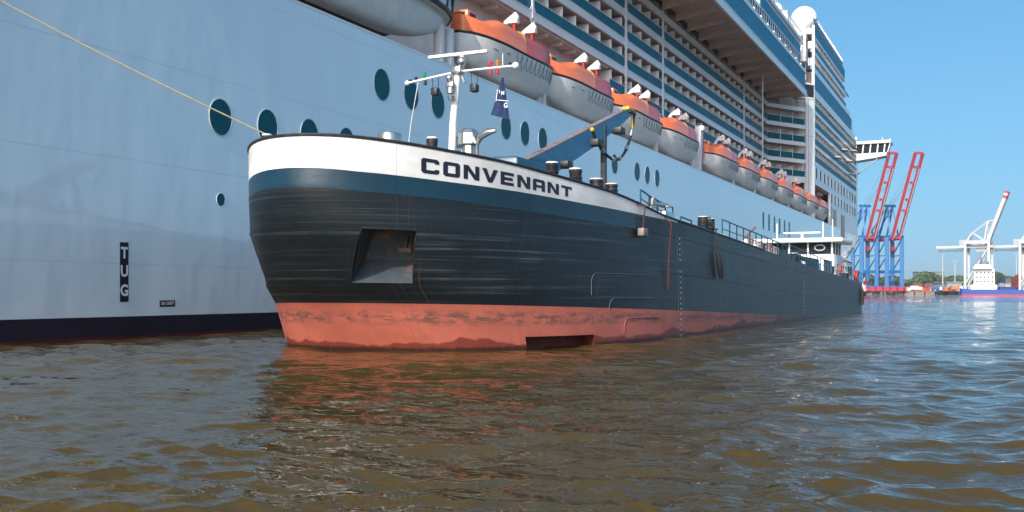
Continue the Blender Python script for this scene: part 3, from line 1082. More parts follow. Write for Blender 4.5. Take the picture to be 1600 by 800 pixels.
# davits
def davit(y0):
    w = MB()
    # curved arm: stands on deck, bends out over the boat
    pts = [(-32.4, 14.0), (-31.9, 16.5), (-31.9, 18.8), (-31.3, 20.3), (-30.4, 20.9)]
    for a, b in zip(pts[:-1], pts[1:]):
        w.bar((a[0] + .8, y0, a[1]), (b[0] + .8, y0, b[1]), .22, .3)
    w.sphere((-29.7, y0, 20.6), .26, n=8)
    w.box(-30.1, -29.5, y0 - .2, y0 + .2, 20.25, 20.5)
    w.bar((-29.8, y0, 20.3), (-29.8, y0, 19.3), .16, .16, 1)
    return w
def davit_leg(y0, x=-29.4):
    return MB().bbox(x - .55, x + .05, y0 - .22, y0 + .22, 13.8, 17.6, .12).bbox(x - .4, x - .1, y0 - .30, y0 - .22, 14, 17.2, .03)
starts = [55.8, 69.0, 82.8, 96.2, 116.0, 128.9, 141.8, 154.7, 167.6, 180.5, 193.0]
for s_ in starts:
    for dy in (8.2, 11.2):
        S(davit(s_ + dy), 'davit', ['white', 'red'])
for y in (54.3, 53.1, 68.4, 67.4, 82.5, 81.5, 96.0, 109.6, 128.8, 141.6, 154.4, 167.3, 180.1):
    S(davit_leg(y), 'davit_leg', 'ship_white')
w = MB()
w.bar((-29.4, 111.0, 14.2), (-29.1, 110.6, 19.6), .62, .95)
w.bbox(-29.5, -28.5, 110.2, 111.2, 19.4, 20.0, .15)
w.bar((-29.4, 112.6, 16), (-29.2, 112.6, 19.6), .25, .25, 1)
S(w, 'davit_arm', ['ship_white', 'red'])

# ------------------------------------------------------------------ lifeboats
def lifeboat(name, loc, label, L=13.6, W=3.9):
    t = thing(name, (0, 0, 0), label, 'lifeboat', 'lifeboats hanging along the side of the cruise ship')
    ns = 26
    def half(q):   # half breadth at gunwale, q in 0..1
        return W / 2 * (1 - abs(2 * q - 1) ** 3.2) ** .62 if 0 < q < 1 else .02
    def keel(q):
        return .02 + 1.35 * abs(2 * q - 1) ** 3.0
    def gun(q):
        return 2.25 + .35 * abs(2 * q - 1) ** 2
    secs = []
    for i in range(ns + 1):
        q = min(max(i / ns, .004), .996)
        h = half(q); k = keel(q); g = gun(q)
        y = (q - .02 * 0) * L
        s_ = []
        for j in range(15):
            a = -1 + 2 * j / 14
            x = h * math.copysign(abs(a) ** .75, a)
            z = k + (g - k) * abs(a) ** 2.6
            s_.append((x, y, z))
        s_.append((h * .96, y, g + .02)); s_.append((-h * .96, y, g + .02))
        secs.append(s_)
    MB().loft(secs).build('hull', 'boat_white', t, base=(0, 0, 0))
    secs = []
    for i in range(ns + 1):
        q = min(max(i / ns, .004), .996)
        h = half(q); g = gun(q)
        y = q * L
        secs.append([(h * 1.0, y, g + .03), (h + .06, y, g + .07), (h + .06, y, g + .15), (h * 1.0, y, g + .19), (-h * 1.0, y, g + .19), (-h - .06, y, g + .15), (-h - .06, y, g + .07), (-h * 1.0, y, g + .03)])
    MB().loft(secs).build('rubbing_strake', 'dark', t, base=(0, 0, 0))
    def canopy(q0, q1, hfun, m_, nm, nn=18):
        secs = []
        for i in range(nn + 1):
            q = q0 + (q1 - q0) * i / nn
            q_ = min(max(q, .012), .988)
            h = half(q_) * .965; g = gun(q_) + .18
            H_ = hfun(q)
            y = q_ * L
            s_ = [(-h, y, g)]
            for j in range(13):
                a = math.pi * j / 12
                s_.append((-h * .93 * math.copysign(abs(math.cos(a)) ** .5, math.cos(a)), y, g + .12 + H_ * math.sin(a) ** .5))
            s_.append((h, y, g))
            secs.append(s_)
        return MB().loft(secs).build(nm, m_, t, base=(0, 0, 0), sharp=50)
    fr_ = lambda q: .95 + .60 * min(1, max(0, (q - .16) / .10))
    canopy(.0, .485, fr_, 'orange', 'canopy_bow')
    canopy(.493, .96, lambda q: 1.5 * (1 - max(0, (q - .84) / .13) ** 2 * .55), 'redorange', 'canopy_stern')
    canopy(.487, .492, lambda q: 1.62, 'yellow', 'canopy_strap', 2)
    canopy(.955, .975, lambda q: .9, 'white', 'canopy_trim', 2)
    cb = MB().bbox(-.7, .5, .6, 1.9, 3.2, 4.2, .12).build('helm_cabin', 'orange', t, base=(0, 0, 0))
    MB().box(-.45, .3, .57, .6, 3.7, 4.02).box(.5, .52, .85, 1.65, 3.7, 4.02).build('cabin_window', 'dark', cb, base=(0, 0, 0))
    # grab-line loops along the outboard side
    lp_ = MB()
    n = 11
    for i in range(n):
        q0 = .36 + .60 * i / n
        q1 = .36 + .60 * (i + 1) / n
        pts = []
        for j in range(7):
            f = j / 6
            q = q0 + (q1 - q0) * f
            z = gun(q) - .05 - .85 * math.sin(math.pi * f) ** .6
            k = keel(q)
            a = max(0, (z - k) / (gun(q) - k)) ** (1 / 2.6)
            pts.append((half(q) * a ** .75 + .05, q * L, z))
        lp_.tube(pts, .016, 5)
    lp_.build('grab_line', 'boat_rope', t, base=(0, 0, 0))
    for q in (.16, .26):
        MB().box(half(q) * .985, half(q) * .985 + .05, q * L, q * L + .5, 1.9, 1.93).build('side_marking', 'dark', t, base=(0, 0, 0))
    t.location = loc
    return t
descs = ['orange topped lifeboat nearest the camera, right of the white tender',
         'orange topped lifeboat second from the left, above the upper part of the crane boom',
         'orange topped lifeboat third from the left, right behind the tip of the crane boom',
         'orange topped lifeboat fourth from the left, beside the small orange rescue boat',
         'lifeboat with shaded dull red cover just right of the wide white davit arm',
         'orange topped lifeboat directly right of the one with the shaded red cover',
         'orange topped lifeboat fifth from the far end of the row',
         'orange topped lifeboat fourth from the far end of the row',
         'orange topped lifeboat third from the far end of the row',
         'orange topped lifeboat last but one at the far end of the row',
         'smallest looking orange lifeboat, last at the far end beside the square opening']
lb = lifeboat('lifeboat', (-29.95, starts[0], 15.15), descs[0])
for s_, d in zip(starts[1:], descs[1:]):
    c = copy_tree(lb)
    c.location = (-29.95, s_, 15.15)
    if s_ > 114: c.scale = (.97, .97, .97)
    c['label'] = d
# rescue boat
rb = thing('rescue_boat', (-30.6, 108.7, 15.8), 'small all orange rescue boat tucked beside the wide davit arm', 'rescue boat')
secs = []
for i in range(15):
    q = i / 14
    h = 1.35 * max(.03, 1 - abs(2 * q - 1) ** 3) ** .6
    y = 109.0 + q * 6.6
    k = .1 + .8 * abs(2 * q - 1) ** 3
    secs.append([(-30.6 + h * math.cos(a), y, 15.8 + k + 1.4 + (1.4 if math.sin(a) < 0 else .9) * math.sin(a)) for a in np.linspace(0, 2 * math.pi, 16, endpoint=False)])
MB().loft(secs).build('hull', 'redorange', rb)
MB().bbox(-31.3, -29.9, 110.2, 112.2, 17.9, 19.0, .2).build('cabin', 'orange', rb)
# tender (big white catamaran boat at the near end)
td = thing('tender_boat', (-30.9, 36.5, 15.4), 'large white tender boat with black rubbing bands, above the hull at the top left', 'tender boat')
def tender_hull(xc, hw_, zk, L0, L1, zg):
    secs = []
    n = 28
    for i in range(n + 1):
        q = i / n
        tq = max(0, (q - .75) / .25)
        h = hw_ * max(.02, 1 - tq ** 2.6) ** .6
        k = zk + (zg - zk) * .78 * tq ** 2.4
        y = L0 + (L1 - L0) * q
        s_ = []
        for j in range(15):
            a = -1 + 2 * j / 14
            s_.append((xc + h * math.copysign(abs(a) ** .7, a), y, k + (zg - k) * abs(a) ** 2.4))
        secs.append(s_)
    return MB().loft(secs)
tender_hull(-29.95, 1.25, 15.9, 22, 54.3, 18.3).build('hull', 'boat_white', td)
tender_hull(-32.0, 1.15, 15.75, 22, 52.8, 18.0).build('inner_hull', 'shade_grey', td)  # coloured dark for the shade beneath the boat
w = MB()
sec2 = []
for i in range(22):
    q = i / 21
    tq = max(0, (q - .72) / .28)
    y = 24 + 31.2 * q
    h = 2.55 * max(.05, 1 - tq ** 3) ** .5
    sec2.append([(-30.9 - h, y, 18.0), (-30.9 + h, y, 18.0), (-30.9 + h + .1, y, 18.6), (-30.9 + h, y, 19.6), (-30.9 + h - .4, y, 20.6), (-30.9 - h + .4, y, 20.6), (-30.9 - h, y, 19.6)])
w.loft(sec2)
w.build('cabin', 'boat_white', td)
w = MB()
for zz in (18.15, 19.45):
    pts = []
    for i in range(22):
        q = i / 21
        tq = max(0, (q - .72) / .28)
        y = 24 + 31.2 * q
        h = 2.55 * max(.05, 1 - tq ** 3) ** .5
        pts.append((-30.9 + h + .08, y, zz))
    w.tube(pts, .14, 8)
for i in range(10, 22, 1):
    q = i / 21
    tq = max(0, (q - .72) / .28)
    y = 24 + 31.2 * q
    h = 2.55 * max(.05, 1 - tq ** 3) ** .5
    w.bar((-30.9 + h + .06, y, 18.15), (-30.9 + h + .06, y + .3, 19.45), .16, .12)
w.build('rubbing_band', 'dark', td)
MB().box(-31.2, -30.9, 55.15, 55.35, 18.4, 20.2).build('nose_fender', 'red', td)

# ------------------------------------------------------------------ the barge
CX, HW, YS = -16.7, 6.1, 42.0
YE = 102.6
BB = Vector((CX, 60, 0))
barge = thing('tank_barge', BB, 'long black and red tank barge with white bow lettered CONVENANT beside the cruise ship', 'barge')
LV = [(-1, 16.4, 2.9), (0, 17.0, 2.8), (1, 18.0, 2.6), (2, 18.7, 2.5), (3, 19.9, 2.25), (4, 20.3, 2.08), (6, 20.3, 2.08)]
def lerp(x, xs, ys): return float(np.interp(x, xs, ys))
RY = [21.7, 22.2, 23, 24.6, 26.8, 28.5, 29.8, 32.1, 34, 36, 37.7, 41, 52.6, 78, 103]
RZ = [5.80, 5.77, 5.70, 5.57, 5.42, 5.27, 5.17, 5.0, 4.78, 4.52, 4.41, 4.28, 3.91, 3.06, 2.45]
TY = [21.7, 22.4, 23, 24.6, 26.8, 29.8, 32.1, 36.4, 68, 98, 103]
TZ = [4.44, 4.35, 4.31, 4.23, 4.12, 4.01, 3.92, 3.80, 2.85, 2.2, 2.1]
WY = [21.7, 22.45, 23.5, 24.6, 26.8, 29.8, 34, 37, 60, 103]
WZ = [4.95, 4.85, 4.78, 4.72, 4.64, 4.52, 4.40, 4.35, 3.6, 2.4]
def zlev(w, Y):
    z1 = 1.32 - .028 * (Y - 27)
    z0 = min(0., z1 - .3)
    zs = [z0 - 1.0, z0, z1, 1.95 - .026 * (Y - 24), 3.35 - .03 * (Y - 24), lerp(Y, TY, TZ), lerp(Y, WY, WZ), lerp(Y, RY, RZ)]
    zs[6] = min(zs[6], zs[7] - .04)
    zs[4] = min(zs[4], zs[5] - .4)
    return lerp(w, [-1, 0, 1, 2, 3, 4, 5, 6], zs)
def remap(u, w):
    if w >= 3: return u
    r = lerp(u, [0, .286, .457, 1], [0, .149, .40, 1])
    t = min(1, 3 - w)
    return u * (1 - t) + r * t
def hp(u, w):
    """point on the shell: u in [-1,1] round the bow, |u|>1 = straight side, distance past the shoulder"""
    sgn = 1 if u >= 0 else -1
    b = lerp(w, [l[0] for l in LV], [l[1] for l in LV])
    n = lerp(w, [l[0] for l in LV], [l[2] for l in LV])
    a = abs(u)
    if a <= 1:
        a2 = remap(a, w) if u > 0 else a
        X = CX + sgn * HW * a2
        Y = YS - b * max(0, 1 - a2 ** n) ** (1 / n)
    else:
        X = CX + sgn * HW
        Y = YS + (a - 1)
        if Y > 96:
            Y = min(Y, YE - 1.6 * max(0, (3.0 - w)) / 3.)
            X = CX + sgn * (HW - .9 * ((Y - 96) / 6.6) ** 2)
    return Vector((X, Y, zlev(w, Y)))
UP = [0, .05, .1, .15, .2, .245, .286, .33, .37, .41, .457, .5, .54, .58, .62, .66, .695, .729, .76, .79, .82, .85, .879, .9, .92, .94, .955, .97, .98, .988, .994, .998, 1]
ST = [1.7, 3.5, 5.5, 8, 11, 15, 20, 25, 30, 35, 40, 45, 50, 54, 56, 58, 59.5, YE - YS]
US = [1 + s for s in reversed(ST)] + list(reversed(UP)) + [-u for u in UP[1:]] + [-(1 + s) for s in ST]
WS = [-1, -.5, 0, .3, .55, .8, 1, 1.33, 1.66, 2, 2.25, 2.5, 2.75, 3, 3.33, 3.66, 4, 4.25, 4.5, 4.75, 5, 5.33, 5.66, 6]
# arc length along the shell for textures
arc = {}
acc = 0
prevp = hp(0, 4)
for u in UP[1:] + [1 + s for s in ST]:
    p = hp(u, 4)
    acc += (p - prevp).length
    arc[round(u, 4)] = acc
    prevp = p
arc[0] = 0
def arcl(u):
    a = arc[round(abs(u), 4)]
    return a if u >= 0 else -a
bv, buv, bbd = [], [], []
for u in US:
    for w_ in WS:
        p = hp(u, w_)
        bv.append(p)
        buv.append((arcl(u), p.z))
        bbd.append((arcl(u), w_))
nw = len(WS)
def in_pocket(u0, u1, w0, w1):
    lo, hi = min(abs(u0), abs(u1)), max(abs(u0), abs(u1))
    if u0 + u1 > 0 and lo >= .2859 and hi <= .4571 and w0 >= 2 and w1 <= 3: return 1
    if u0 + u1 < 0 and lo >= .4099 and hi <= .5801 and w0 >= 2 and w1 <= 3: return 1
    if u0 > 0 and lo >= .7289 and hi <= .8791 and w0 >= -.5 and w1 <= .3: return 2
    return 0
hb = MB()
hb.v = [tuple(p) for p in bv]
for i in range(len(US) - 1):
    ya = (bv[i * nw][1] + bv[(i + 1) * nw][1]) / 2
    um = (abs(US[i]) + abs(US[i + 1])) / 2
    ytop = (hp(US[i], 5).y + hp(US[i + 1], 5).y) / 2
    for k in range(nw - 1):
        if in_pocket(US[i], US[i + 1], WS[k], WS[k + 1]): continue
        wm = (WS[k] + WS[k + 1]) / 2
        if wm < 1: mi = 1
        elif wm > 5: mi = 2 if ytop < 37.5 else 0
        elif wm > 4: mi = 3 if ytop < 33.4 else 0
        else: mi = 0
        hb.f.append((i * nw + k, i * nw + k + 1, (i + 1) * nw + k + 1, (i + 1) * nw + k))
        hb.mi.append(mi)
# transom
tr0, tr1 = 0, (len(US) - 1) * nw
for k in range(nw - 1):
    hb.f.append((tr0 + k, tr1 + k, tr1 + k + 1, tr0 + k + 1))
    hb.mi.append(1 if WS[k] < 1 else 0)
bhull = hb.build('hull', ['b_black', 'b_red', 'b_white', 'b_teal'], barge, fix=True, sharp=28)
me = bhull.data
uvl = me.uv_layers.new(name='UV')
bdl = me.uv_layers.new(name='band')
for lp2 in me.loops:
    uvl.data[lp2.index].uv = buv[lp2.vertex_index]
    bdl.data[lp2.index].uv = bbd[lp2.vertex_index]

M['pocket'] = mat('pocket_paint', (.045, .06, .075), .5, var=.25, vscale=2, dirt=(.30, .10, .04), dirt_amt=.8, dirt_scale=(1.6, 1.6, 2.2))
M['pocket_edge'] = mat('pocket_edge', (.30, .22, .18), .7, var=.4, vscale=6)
# anchor pockets: box pushed into the hull, lit sloping floor
for sg in (1, -1):
    ua, ub = (.286, .457) if sg > 0 else (.41, .58)
    P00, P10 = hp(sg * ua, 2), hp(sg * ub, 2)
    P01, P11 = hp(sg * ua, 3), hp(sg * ub, 3)
    inw = Vector((-.30 * sg, .95, 0))
    q01, q11 = P01 + inw * 1.25 + Vector((0, 0, .02)), P11 + inw * 1.25 + Vector((0, 0, .02))
    m0 = P00.lerp(P01, .46) + inw * .95
    m1 = P10.lerp(P11, .46) + inw * .95
    n_ = 4
    w = MB()
    w.add([P00, P10, m1, m0], [(0, 1, 2, 3)])                  # sloping lower plate
    w.add([m0, m1, q11, q01], [(0, 1, 2, 3)])                  # back
    w.add([P01, P11, q11, q01], [(0, 1, 2, 3)])                # top
    w.add([P00, m0, q01, P01], [(0, 1, 2, 3)])
    w.build('anchor_pocket', 'pocket', barge, fix=False)
    w = MB()
    w.add([P10, m1, q11, P11], [(0, 1, 2, 3)])
    w.build('pocket_cheek', 'pocket_edge', barge, fix=False)
    # framing lip
    w = MB()
    for a_, b_ in (((ua, 2), (ua, 3)), ((ub, 2), (ub, 3))):
        pts = [hp(sg * a_[0], 2 + i / 6) for i in range(7)]
        w.tube(pts, .012, 6)
    pts = [hp(sg * (ua + (ub - ua) * i / 6), 3) for i in range(7)]
    w.tube(pts, .022, 6)
    w.build('pocket_lip', 'black', barge)
# anchor housed in the starboard pocket
ac = (hp(.37, 3) + Vector((-.05, .98, -.26)))
w = MB()
w.bar(ac + Vector((0, .12, .12)), ac + Vector((0, .02, -.26)), .1, .09)
w.bar(ac + Vector((-.17, -.01, -.26)), ac + Vector((.17, .05, -.26)), .1, .12)
w.bar(ac + Vector((-.15, 0, -.26)), ac + Vector((-.18, -.05, -.08)), .09, .05, w2=.03, h2=.03)
w.bar(ac + Vector((.15, .03, -.26)), ac + Vector((.18, -.01, -.08)), .09, .05, w2=.03, h2=.03)
M['rusty'] = mat('rusty_iron', (.05, .032, .026), .7, var=.4, vscale=6, bump=.01)
w.build('anchor', 'rusty', barge)
# bow thruster tunnel
T = [hp(.729, -.5), hp(.879, -.5), hp(.879, .3), hp(.729, .3)]
inw = Vector((-.75, .55, 0))
B = [p + inw * .8 for p in T]
M['thr_red'] = mat('thruster_red', (.16, .03, .022), .6, var=.3, vscale=3)
MB().add(T + B, [(4, 5, 6, 7), (0, 4, 7, 3), (1, 5, 6, 2), (3, 7, 6, 2)]).build('thruster_recess', 'thr_red', barge, fix=False)

def side_pts(w_, u0=-1e9, u1=1e9, off=0., dz=0.):
    out = []
    for u in US:
        if u0 <= u <= u1:
            p = hp(u, w_)
            out.append((p.x, p.y, p.z + dz))
    return out
# bulwark cap, knuckle strips, bilge weld line
MB().tube(side_pts(6, -14, 14), .045, 8).build('bulwark_cap', 'black', barge)
def strip(w_, u0, u1, r=.018, name='knuckle', m_='black'):
    MB().tube(side_pts(w_, u0, u1), r, 6, cap=True).build(name, m_, barge)
strip(4, .9, 62, .014)
strip(2.6, .97, 62, .016)
# inner bulwark (real thickness) and decks
ins = MB()
top = [hp(u, 6) for u in US if abs(u) < 1.0001]
cent = Vector((CX, 34, 0))
def inset(p, d):
    v = Vector((CX - p.x, (30 - p.y) if p.y < 30 else 0, 0))
    if v.length < 1e-4: v = Vector((0, 1, 0))
    v.normalize()
    return p + v * d
secs = []
vs = []
for p in top:
    a = inset(p, .12); b = Vector((a.x, a.y, p.z - 1.1 if p.z > 5.2 else p.z - .1))
    vs += [tuple(p), tuple(a), tuple(b)]
n_ = len(top)
ins.add(vs, [(i * 3 + j, (i + 1) * 3 + j, (i + 1) * 3 + j + 1, i * 3 + j + 1) for i in range(n_ - 1) for j in range(2)])
ins.build('bulwark_inside', 'teal', barge, fix=False)
dk = MB()
ring_ = [hp(u, 5) for u in US]
N2 = len(ring_) // 2
vs = []
for i in range(N2):
    a, b = ring_[i], ring_[-1 - i]
    z = min(a.z, lerp(a.y, RY, RZ)) + (0 if a.y > 37 else -.05)
    if a.y > 37.5: z = lerp(a.y, RY, RZ) - .01
    vs += [(a.x - .02, a.y, z), (b.x + .02, b.y, z)]
dk.add(vs, [(i * 2, i * 2 + 1, i * 2 + 3, i * 2 + 2) for i in range(N2 - 1)])
dk.build('deck', 'deck', barge, fix=False)
# cargo trunk, hatches, pipes
MB().bbox(CX - 4.3, CX + 4.3, 44, 84, 2.0, 4.35, .1).build('cargo_trunk', 'deck', barge)
w = MB()
for i in range(6):
    w.tube([(CX + 2.6 - i * .5, 44.3, 4.6), (CX + 2.6 - i * .5, 83, 4.5)], .11, 8)
w.build('cargo_pipes', 'steel', barge)

# ship's name
GL = {   # 10 x 10 cell wide square letters, outer outline then holes
 'C': [[(1.2, 0), (8.8, 0), (10, 1.2), (10, 3.2), (7.4, 3.2), (7.4, 2.4), (2.8, 2.4), (2.8, 7.6), (7.4, 7.6), (7.4, 6.8), (10, 6.8), (10, 8.8), (8.8, 10), (1.2, 10), (0, 8.8), (0, 1.2)]],
 'O': [[(1.2, 0), (8.8, 0), (10, 1.2), (10, 8.8), (8.8, 10), (1.2, 10), (0, 8.8), (0, 1.2)], [(2.8, 2.4), (2.8, 7.6), (7.2, 7.6), (7.2, 2.4)]],
 'N': [[(0, 0), (2.7, 0), (2.7, 6.2), (6.9, 0), (10, 0), (10, 10), (7.3, 10), (7.3, 3.8), (3.1, 10), (0, 10)]],
 'V': [[(3.6, 0), (6.4, 0), (10.4, 10), (7.4, 10), (5, 3.4), (2.6, 10), (-.4, 10)]],
 'E': [[(0, 0), (9.6, 0), (9.6, 2.3), (2.8, 2.3), (2.8, 3.9), (8.8, 3.9), (8.8, 6.1), (2.8, 6.1), (2.8, 7.7), (9.6, 7.7), (9.6, 10), (0, 10)]],
 'A': [[(0, 0), (2.8, 0), (2.8, 2.9), (7.2, 2.9), (7.2, 0), (10, 0), (10, 8.8), (8.8, 10), (1.2, 10), (0, 8.8)], [(2.8, 5.1), (2.8, 7.6), (7.2, 7.6), (7.2, 5.1)]],
 'T': [[(3.6, 0), (6.4, 0), (6.4, 7.6), (10, 7.6), (10, 10), (0, 10), (0, 7.6), (3.6, 7.6)]]}
def glyph(ch):
    cu = bpy.data.curves.new('g', 'CURVE')
    cu.dimensions = '2D'
    cu.fill_mode = 'FRONT'
    for loop in GL[ch]:
        sp = cu.splines.new('POLY')
        sp.points.add(len(loop) - 1)
        for i, (x, y) in enumerate(loop):
            sp.points[i].co = (x, y, 0, 1)
        sp.use_cyclic_u = True
    ob = bpy.data.objects.new('g', cu)
    col.objects.link(ob)
    dg = bpy.context.evaluated_depsgraph_get()
    me = bpy.data.meshes.new_from_object(ob.evaluated_get(dg))
    bpy.data.objects.remove(ob)
    bm = bmesh.new()
    bm.from_mesh(me)
    bpy.data.meshes.remove(me)
    for i in range(1, 10):
        bmesh.ops.bisect_plane(bm, geom=bm.verts[:] + bm.edges[:] + bm.faces[:], plane_co=(i, 0, 0), plane_no=(1, 0, 0))
    bm.verts.index_update()
    r = ([tuple(v.co) for v in bm.verts], [tuple(v.index for v in f.verts) for f in bm.faces])
    bm.free()
    return r
# arc-length table on the bulwark
tu = np.linspace(0, .99, 400)
tp = [hp(u, 5.4) for u in tu]
ta = np.concatenate([[0], np.cumsum([(tp[i + 1] - tp[i]).length for i in range(len(tp) - 1)])])
s0 = float(np.interp(.467, tu, ta))
s1 = float(np.interp(.805, tu, ta))
word = 'CONVENANT'
cw_ = (s1 - s0) / (len(word) * 1.22 - .22)
w = MB()
for i, ch in enumerate(word):
    vs, fs = glyph(ch)
    out = []
    for x, y, _ in vs:
        s_ = s0 + i * cw_ * 1.22 + x / 10 * cw_
        u = float(np.interp(s_, ta, tu))
        yy_ = y / 10
        w_ = 5.17 + .47 * yy_
        p = hp(u, w_)
        q = hp(u + .004, w_)
        d = (q - p); d.z = 0; d.normalize()
        nrm = Vector((d.y, -d.x, 0))
        out.append(p + nrm * .008)
    w.add(out, fs)
lt = w.build('name_lettering', 'navy', barge, fix=False)

# bollards
def bollard(x, y, z0, z1, r, pair=0, name='bollard'):
    w = MB()
    h = z1 - z0
    w.lathe([(r, 0), (r, h * .88), (r * 1.08, h * .9), (r * 1.08, h * .97)], x, y, 24, 0, z0)
    w.tube([(x - r * 1.8, y, z0 + h * .45), (x + r * 1.8, y, z0 + h * .45)], r * .14, 8)
    o = w.build(name, 'black', barge)
    MB().lathe([(r * 1.04, h * .97), (r * 1.04, h * 1.0)], x, y, 24, 0, z0).build('bollard_cap', 'white', o)
    cw2 = MB()
    for k in range(5):
        zz = z0 + h * (.5 + .07 * k)
        cw2.add(*[( [(x + (r + .012 + rr * math.cos(b)) * math.cos(a), y + (r + .012 + rr * math.cos(b)) * math.sin(a), zz + rr * math.sin(b)) for a in np.linspace(0, 2 * math.pi, 20, endpoint=False) for b in np.linspace(0, 2 * math.pi, 5, endpoint=False)],
                    [(i * 5 + j, ((i + 1) % 20) * 5 + j, ((i + 1) % 20) * 5 + (j + 1) % 5, i * 5 + (j + 1) % 5) for i in range(20) for j in range(5)]) for rr in (.02,)][0])
    cw2.build('rope_turns', 'rubber', o)
    return o
for x, y, z0, z1, r in ((-12.35, 29.3, 4.3, 5.75, .19), (-12.2, 30.9, 4.3, 5.72, .2), (-12.0, 32.3, 4.3, 5.52, .22), (-11.75, 33.1, 4.3, 5.42, .2),
                        (-11.35, 43.8, 4.1, 5.0, .22), (-11.35, 44.9, 4.1, 4.98, .22), (-15.2, 26.8, 4.6, 6.36, .16),
                        (-20.0, 26.9, 5.0, 7.1 - .35, .17), (-20.4, 25.6, 5.0, 6.62, .15), (-11.3, 66, 2.9, 4.2, .24), (-11.3, 67.2, 2.9, 4.15, .24), (-11.3, 82, 2.5, 3.75, .3), (-11.3, 91, 2.2, 3.4, .3)):
    bollard(x, y, z0, z1, r)
# mushroom ventilator
w = MB()
w.lathe([(.16, 0), (.16, 1.3)], -16.5, 26.5, 20, 0, 4.7)
w.lathe([(.33, 0), (.37, .03), (.37, .22), (.34, .28), (.22, .31)], -16.5, 26.5, 32, 0, 6.23)
w.build('mushroom_ventilator', 'steel', barge)
# exhaust / ventilator group
w = MB()
vx, vy = -16.15, 31.0
w.lathe([(.24, 0), (.24, .95)], vx, vy, 8, 0, 5.75)
w.lathe([(.37, 0), (.39, .03), (.39, .38), (.28, .52), (.2, .56)], vx, vy, 8, 0, 6.72)
w.build('exhaust_hood', 'steel', barge, sharp=20)
MB().lathe([(.15, 0), (.15, .9)], vx - .42, vy + .3, 16, 0, 5.7).lathe([(.24, 0), (.24, .3), (.2, .36)], vx - .42, vy + .3, 20, 0, 6.72).build('ventilator', 'steel', barge)
MB().tube([(vx + .35, vy - .1, 5.7), (vx + .38, vy - .1, 6.7), (vx + .5, vy - .12, 6.95), (vx + .8, vy - .15, 7.1), (vx + 1.1, vy - .15, 7.13)], .09, 12, rs=[.05, .06, .11, .13, .07]).build('cowl_pipe', 'steel', barge)
MB().bbox(-18.5, -13.8, 29.9, 33.2, 4.5, 6.12, .15).build('forecastle_house', 'teal', barge)
# mast
mx, my = -16.7, 30.7
ms = MB().tube([(mx - .02, my, 4.5), (mx + .1, my, 7.4), (mx + .3, my, 9.35)], .15, 16, rs=[.14, .125, .115]).build('mast', 'white', barge)
hd = MB()
hd.bbox(mx + .12, mx + .5, my - .25, my + .15, 9.1, 9.35, .05).sphere((mx + .5, my - .1, 9.5), .17, n=8).sphere((mx + .1, my - .25, 8.95), .13, n=8)
hd.bbox(mx + .02, mx + .3, my - .4, my - .15, 8.6, 8.8, .04).lathe([(.14, 0), (.14, .18)], mx + .16, my - .28, 14, 0, 8.42).lathe([(.10, 0), (.13, .12)], mx + .18, my - .28, 12, 0, 8.2)
hd.bar((mx + .35, my, 9.3), (mx + .55, my, 8.8), .07)
hd.build('mast_head', 'steel', ms)
MB().bbox(-17.55, -15.28, my - .08, my + .08, 9.72, 9.84, .04).tube([(mx + .45, my, 9.3), (mx + .45, my, 9.75)], .08, 10).build('radar_scanner', 'white', ms)
yd = MB().tube([(-18.4, my, 8.98), (-16.4, my, 9.2), (-14.25, my, 9.2)], .04, 10).sphere((-18.4, my, 8.98), .09, n=8).sphere((-14.25, my, 9.2), .12, n=8).build('yardarm', 'white', ms)
def lamp(x, z, m_, h=.17):
    MB().lathe([(.05, 0), (.055, .02), (.06, h), (.03, h + .03)], x, my, 14, 0, z).build('lamp', m_, yd)
lamp(-17.72, 9.11, 'green_lamp'); lamp(-15.18, 9.25, 'red_lamp'); lamp(-14.92, 9.25, 'amber_lamp'); lamp(-14.45, 9.24, 'dark', .06); lamp(-18.05, 9.06, 'dark', .08)
lamp(-15.18, 8.98, 'red_lamp', .12); lamp(-14.92, 8.98, 'red_lamp', .12); lamp(-17.68, 8.85, 'dark', .14)
for x in (-17.28, -15.78):
    w = MB()
    w.bar((x - .11, my, 9.1), (x - .11, my, 8.72), .02).bar((x + .11, my, 9.1), (x + .11, my, 8.72), .02).bar((x - .12, my, 9.08), (x + .12, my, 9.08), .02)
    w.bbox(x - .12, x + .12, my - .14, my + .14, 8.45, 8.72, .04)
    w.build('floodlight', 'dark', yd)
MB().tube([(-17.95, my, 9.05), (-18.25, my, 7.6), (-18.45, my, 6.2)], .012, 5).build('stay', 'white', ms)
MB().tube([(-14.72, my, 9.2), (-14.72, my, 9.65)], .015, 6).build('aerial', 'white', yd)
# flag hanging limp from the yard
fl = thing('flag', (-14.75, 30.7, 7.45), 'limp dark navy flag with white letters hanging from the mast yardarm', 'flag')
w = MB()
nr_, nc_ = 14, 12
vs = []
for i in range(nr_ + 1):
    t = i / nr_
    zt = 8.85 - 1.3 * t
    wd = .05 + .74 * t
    for j in range(nc_ + 1):
        f = j / nc_
        x = -14.72 - wd * .62 + wd * f
        y = my + .07 * math.sin(f * 9 + t * 2) * (.3 + t)
        z = zt - .13 * f * t + .16 * t * (1 - f) * .6
        vs.append((x, y, z))
fs = [(i * (nc_ + 1) + j, i * (nc_ + 1) + j + 1, (i + 1) * (nc_ + 1) + j + 1, (i + 1) * (nc_ + 1) + j) for i in range(nr_) for j in range(nc_)]
w.add(vs, fs)
w.build('cloth', 'flag', fl, fix=False)
MB().bar((-14.85, my - .12, 8.45), (-14.9, my - .14, 8.05), .02, .01).bar((-14.9, my - .12, 8.1), (-14.45, my - .12, 8.02), .012, .02).build('white_trim', 'white', fl)
w = MB()
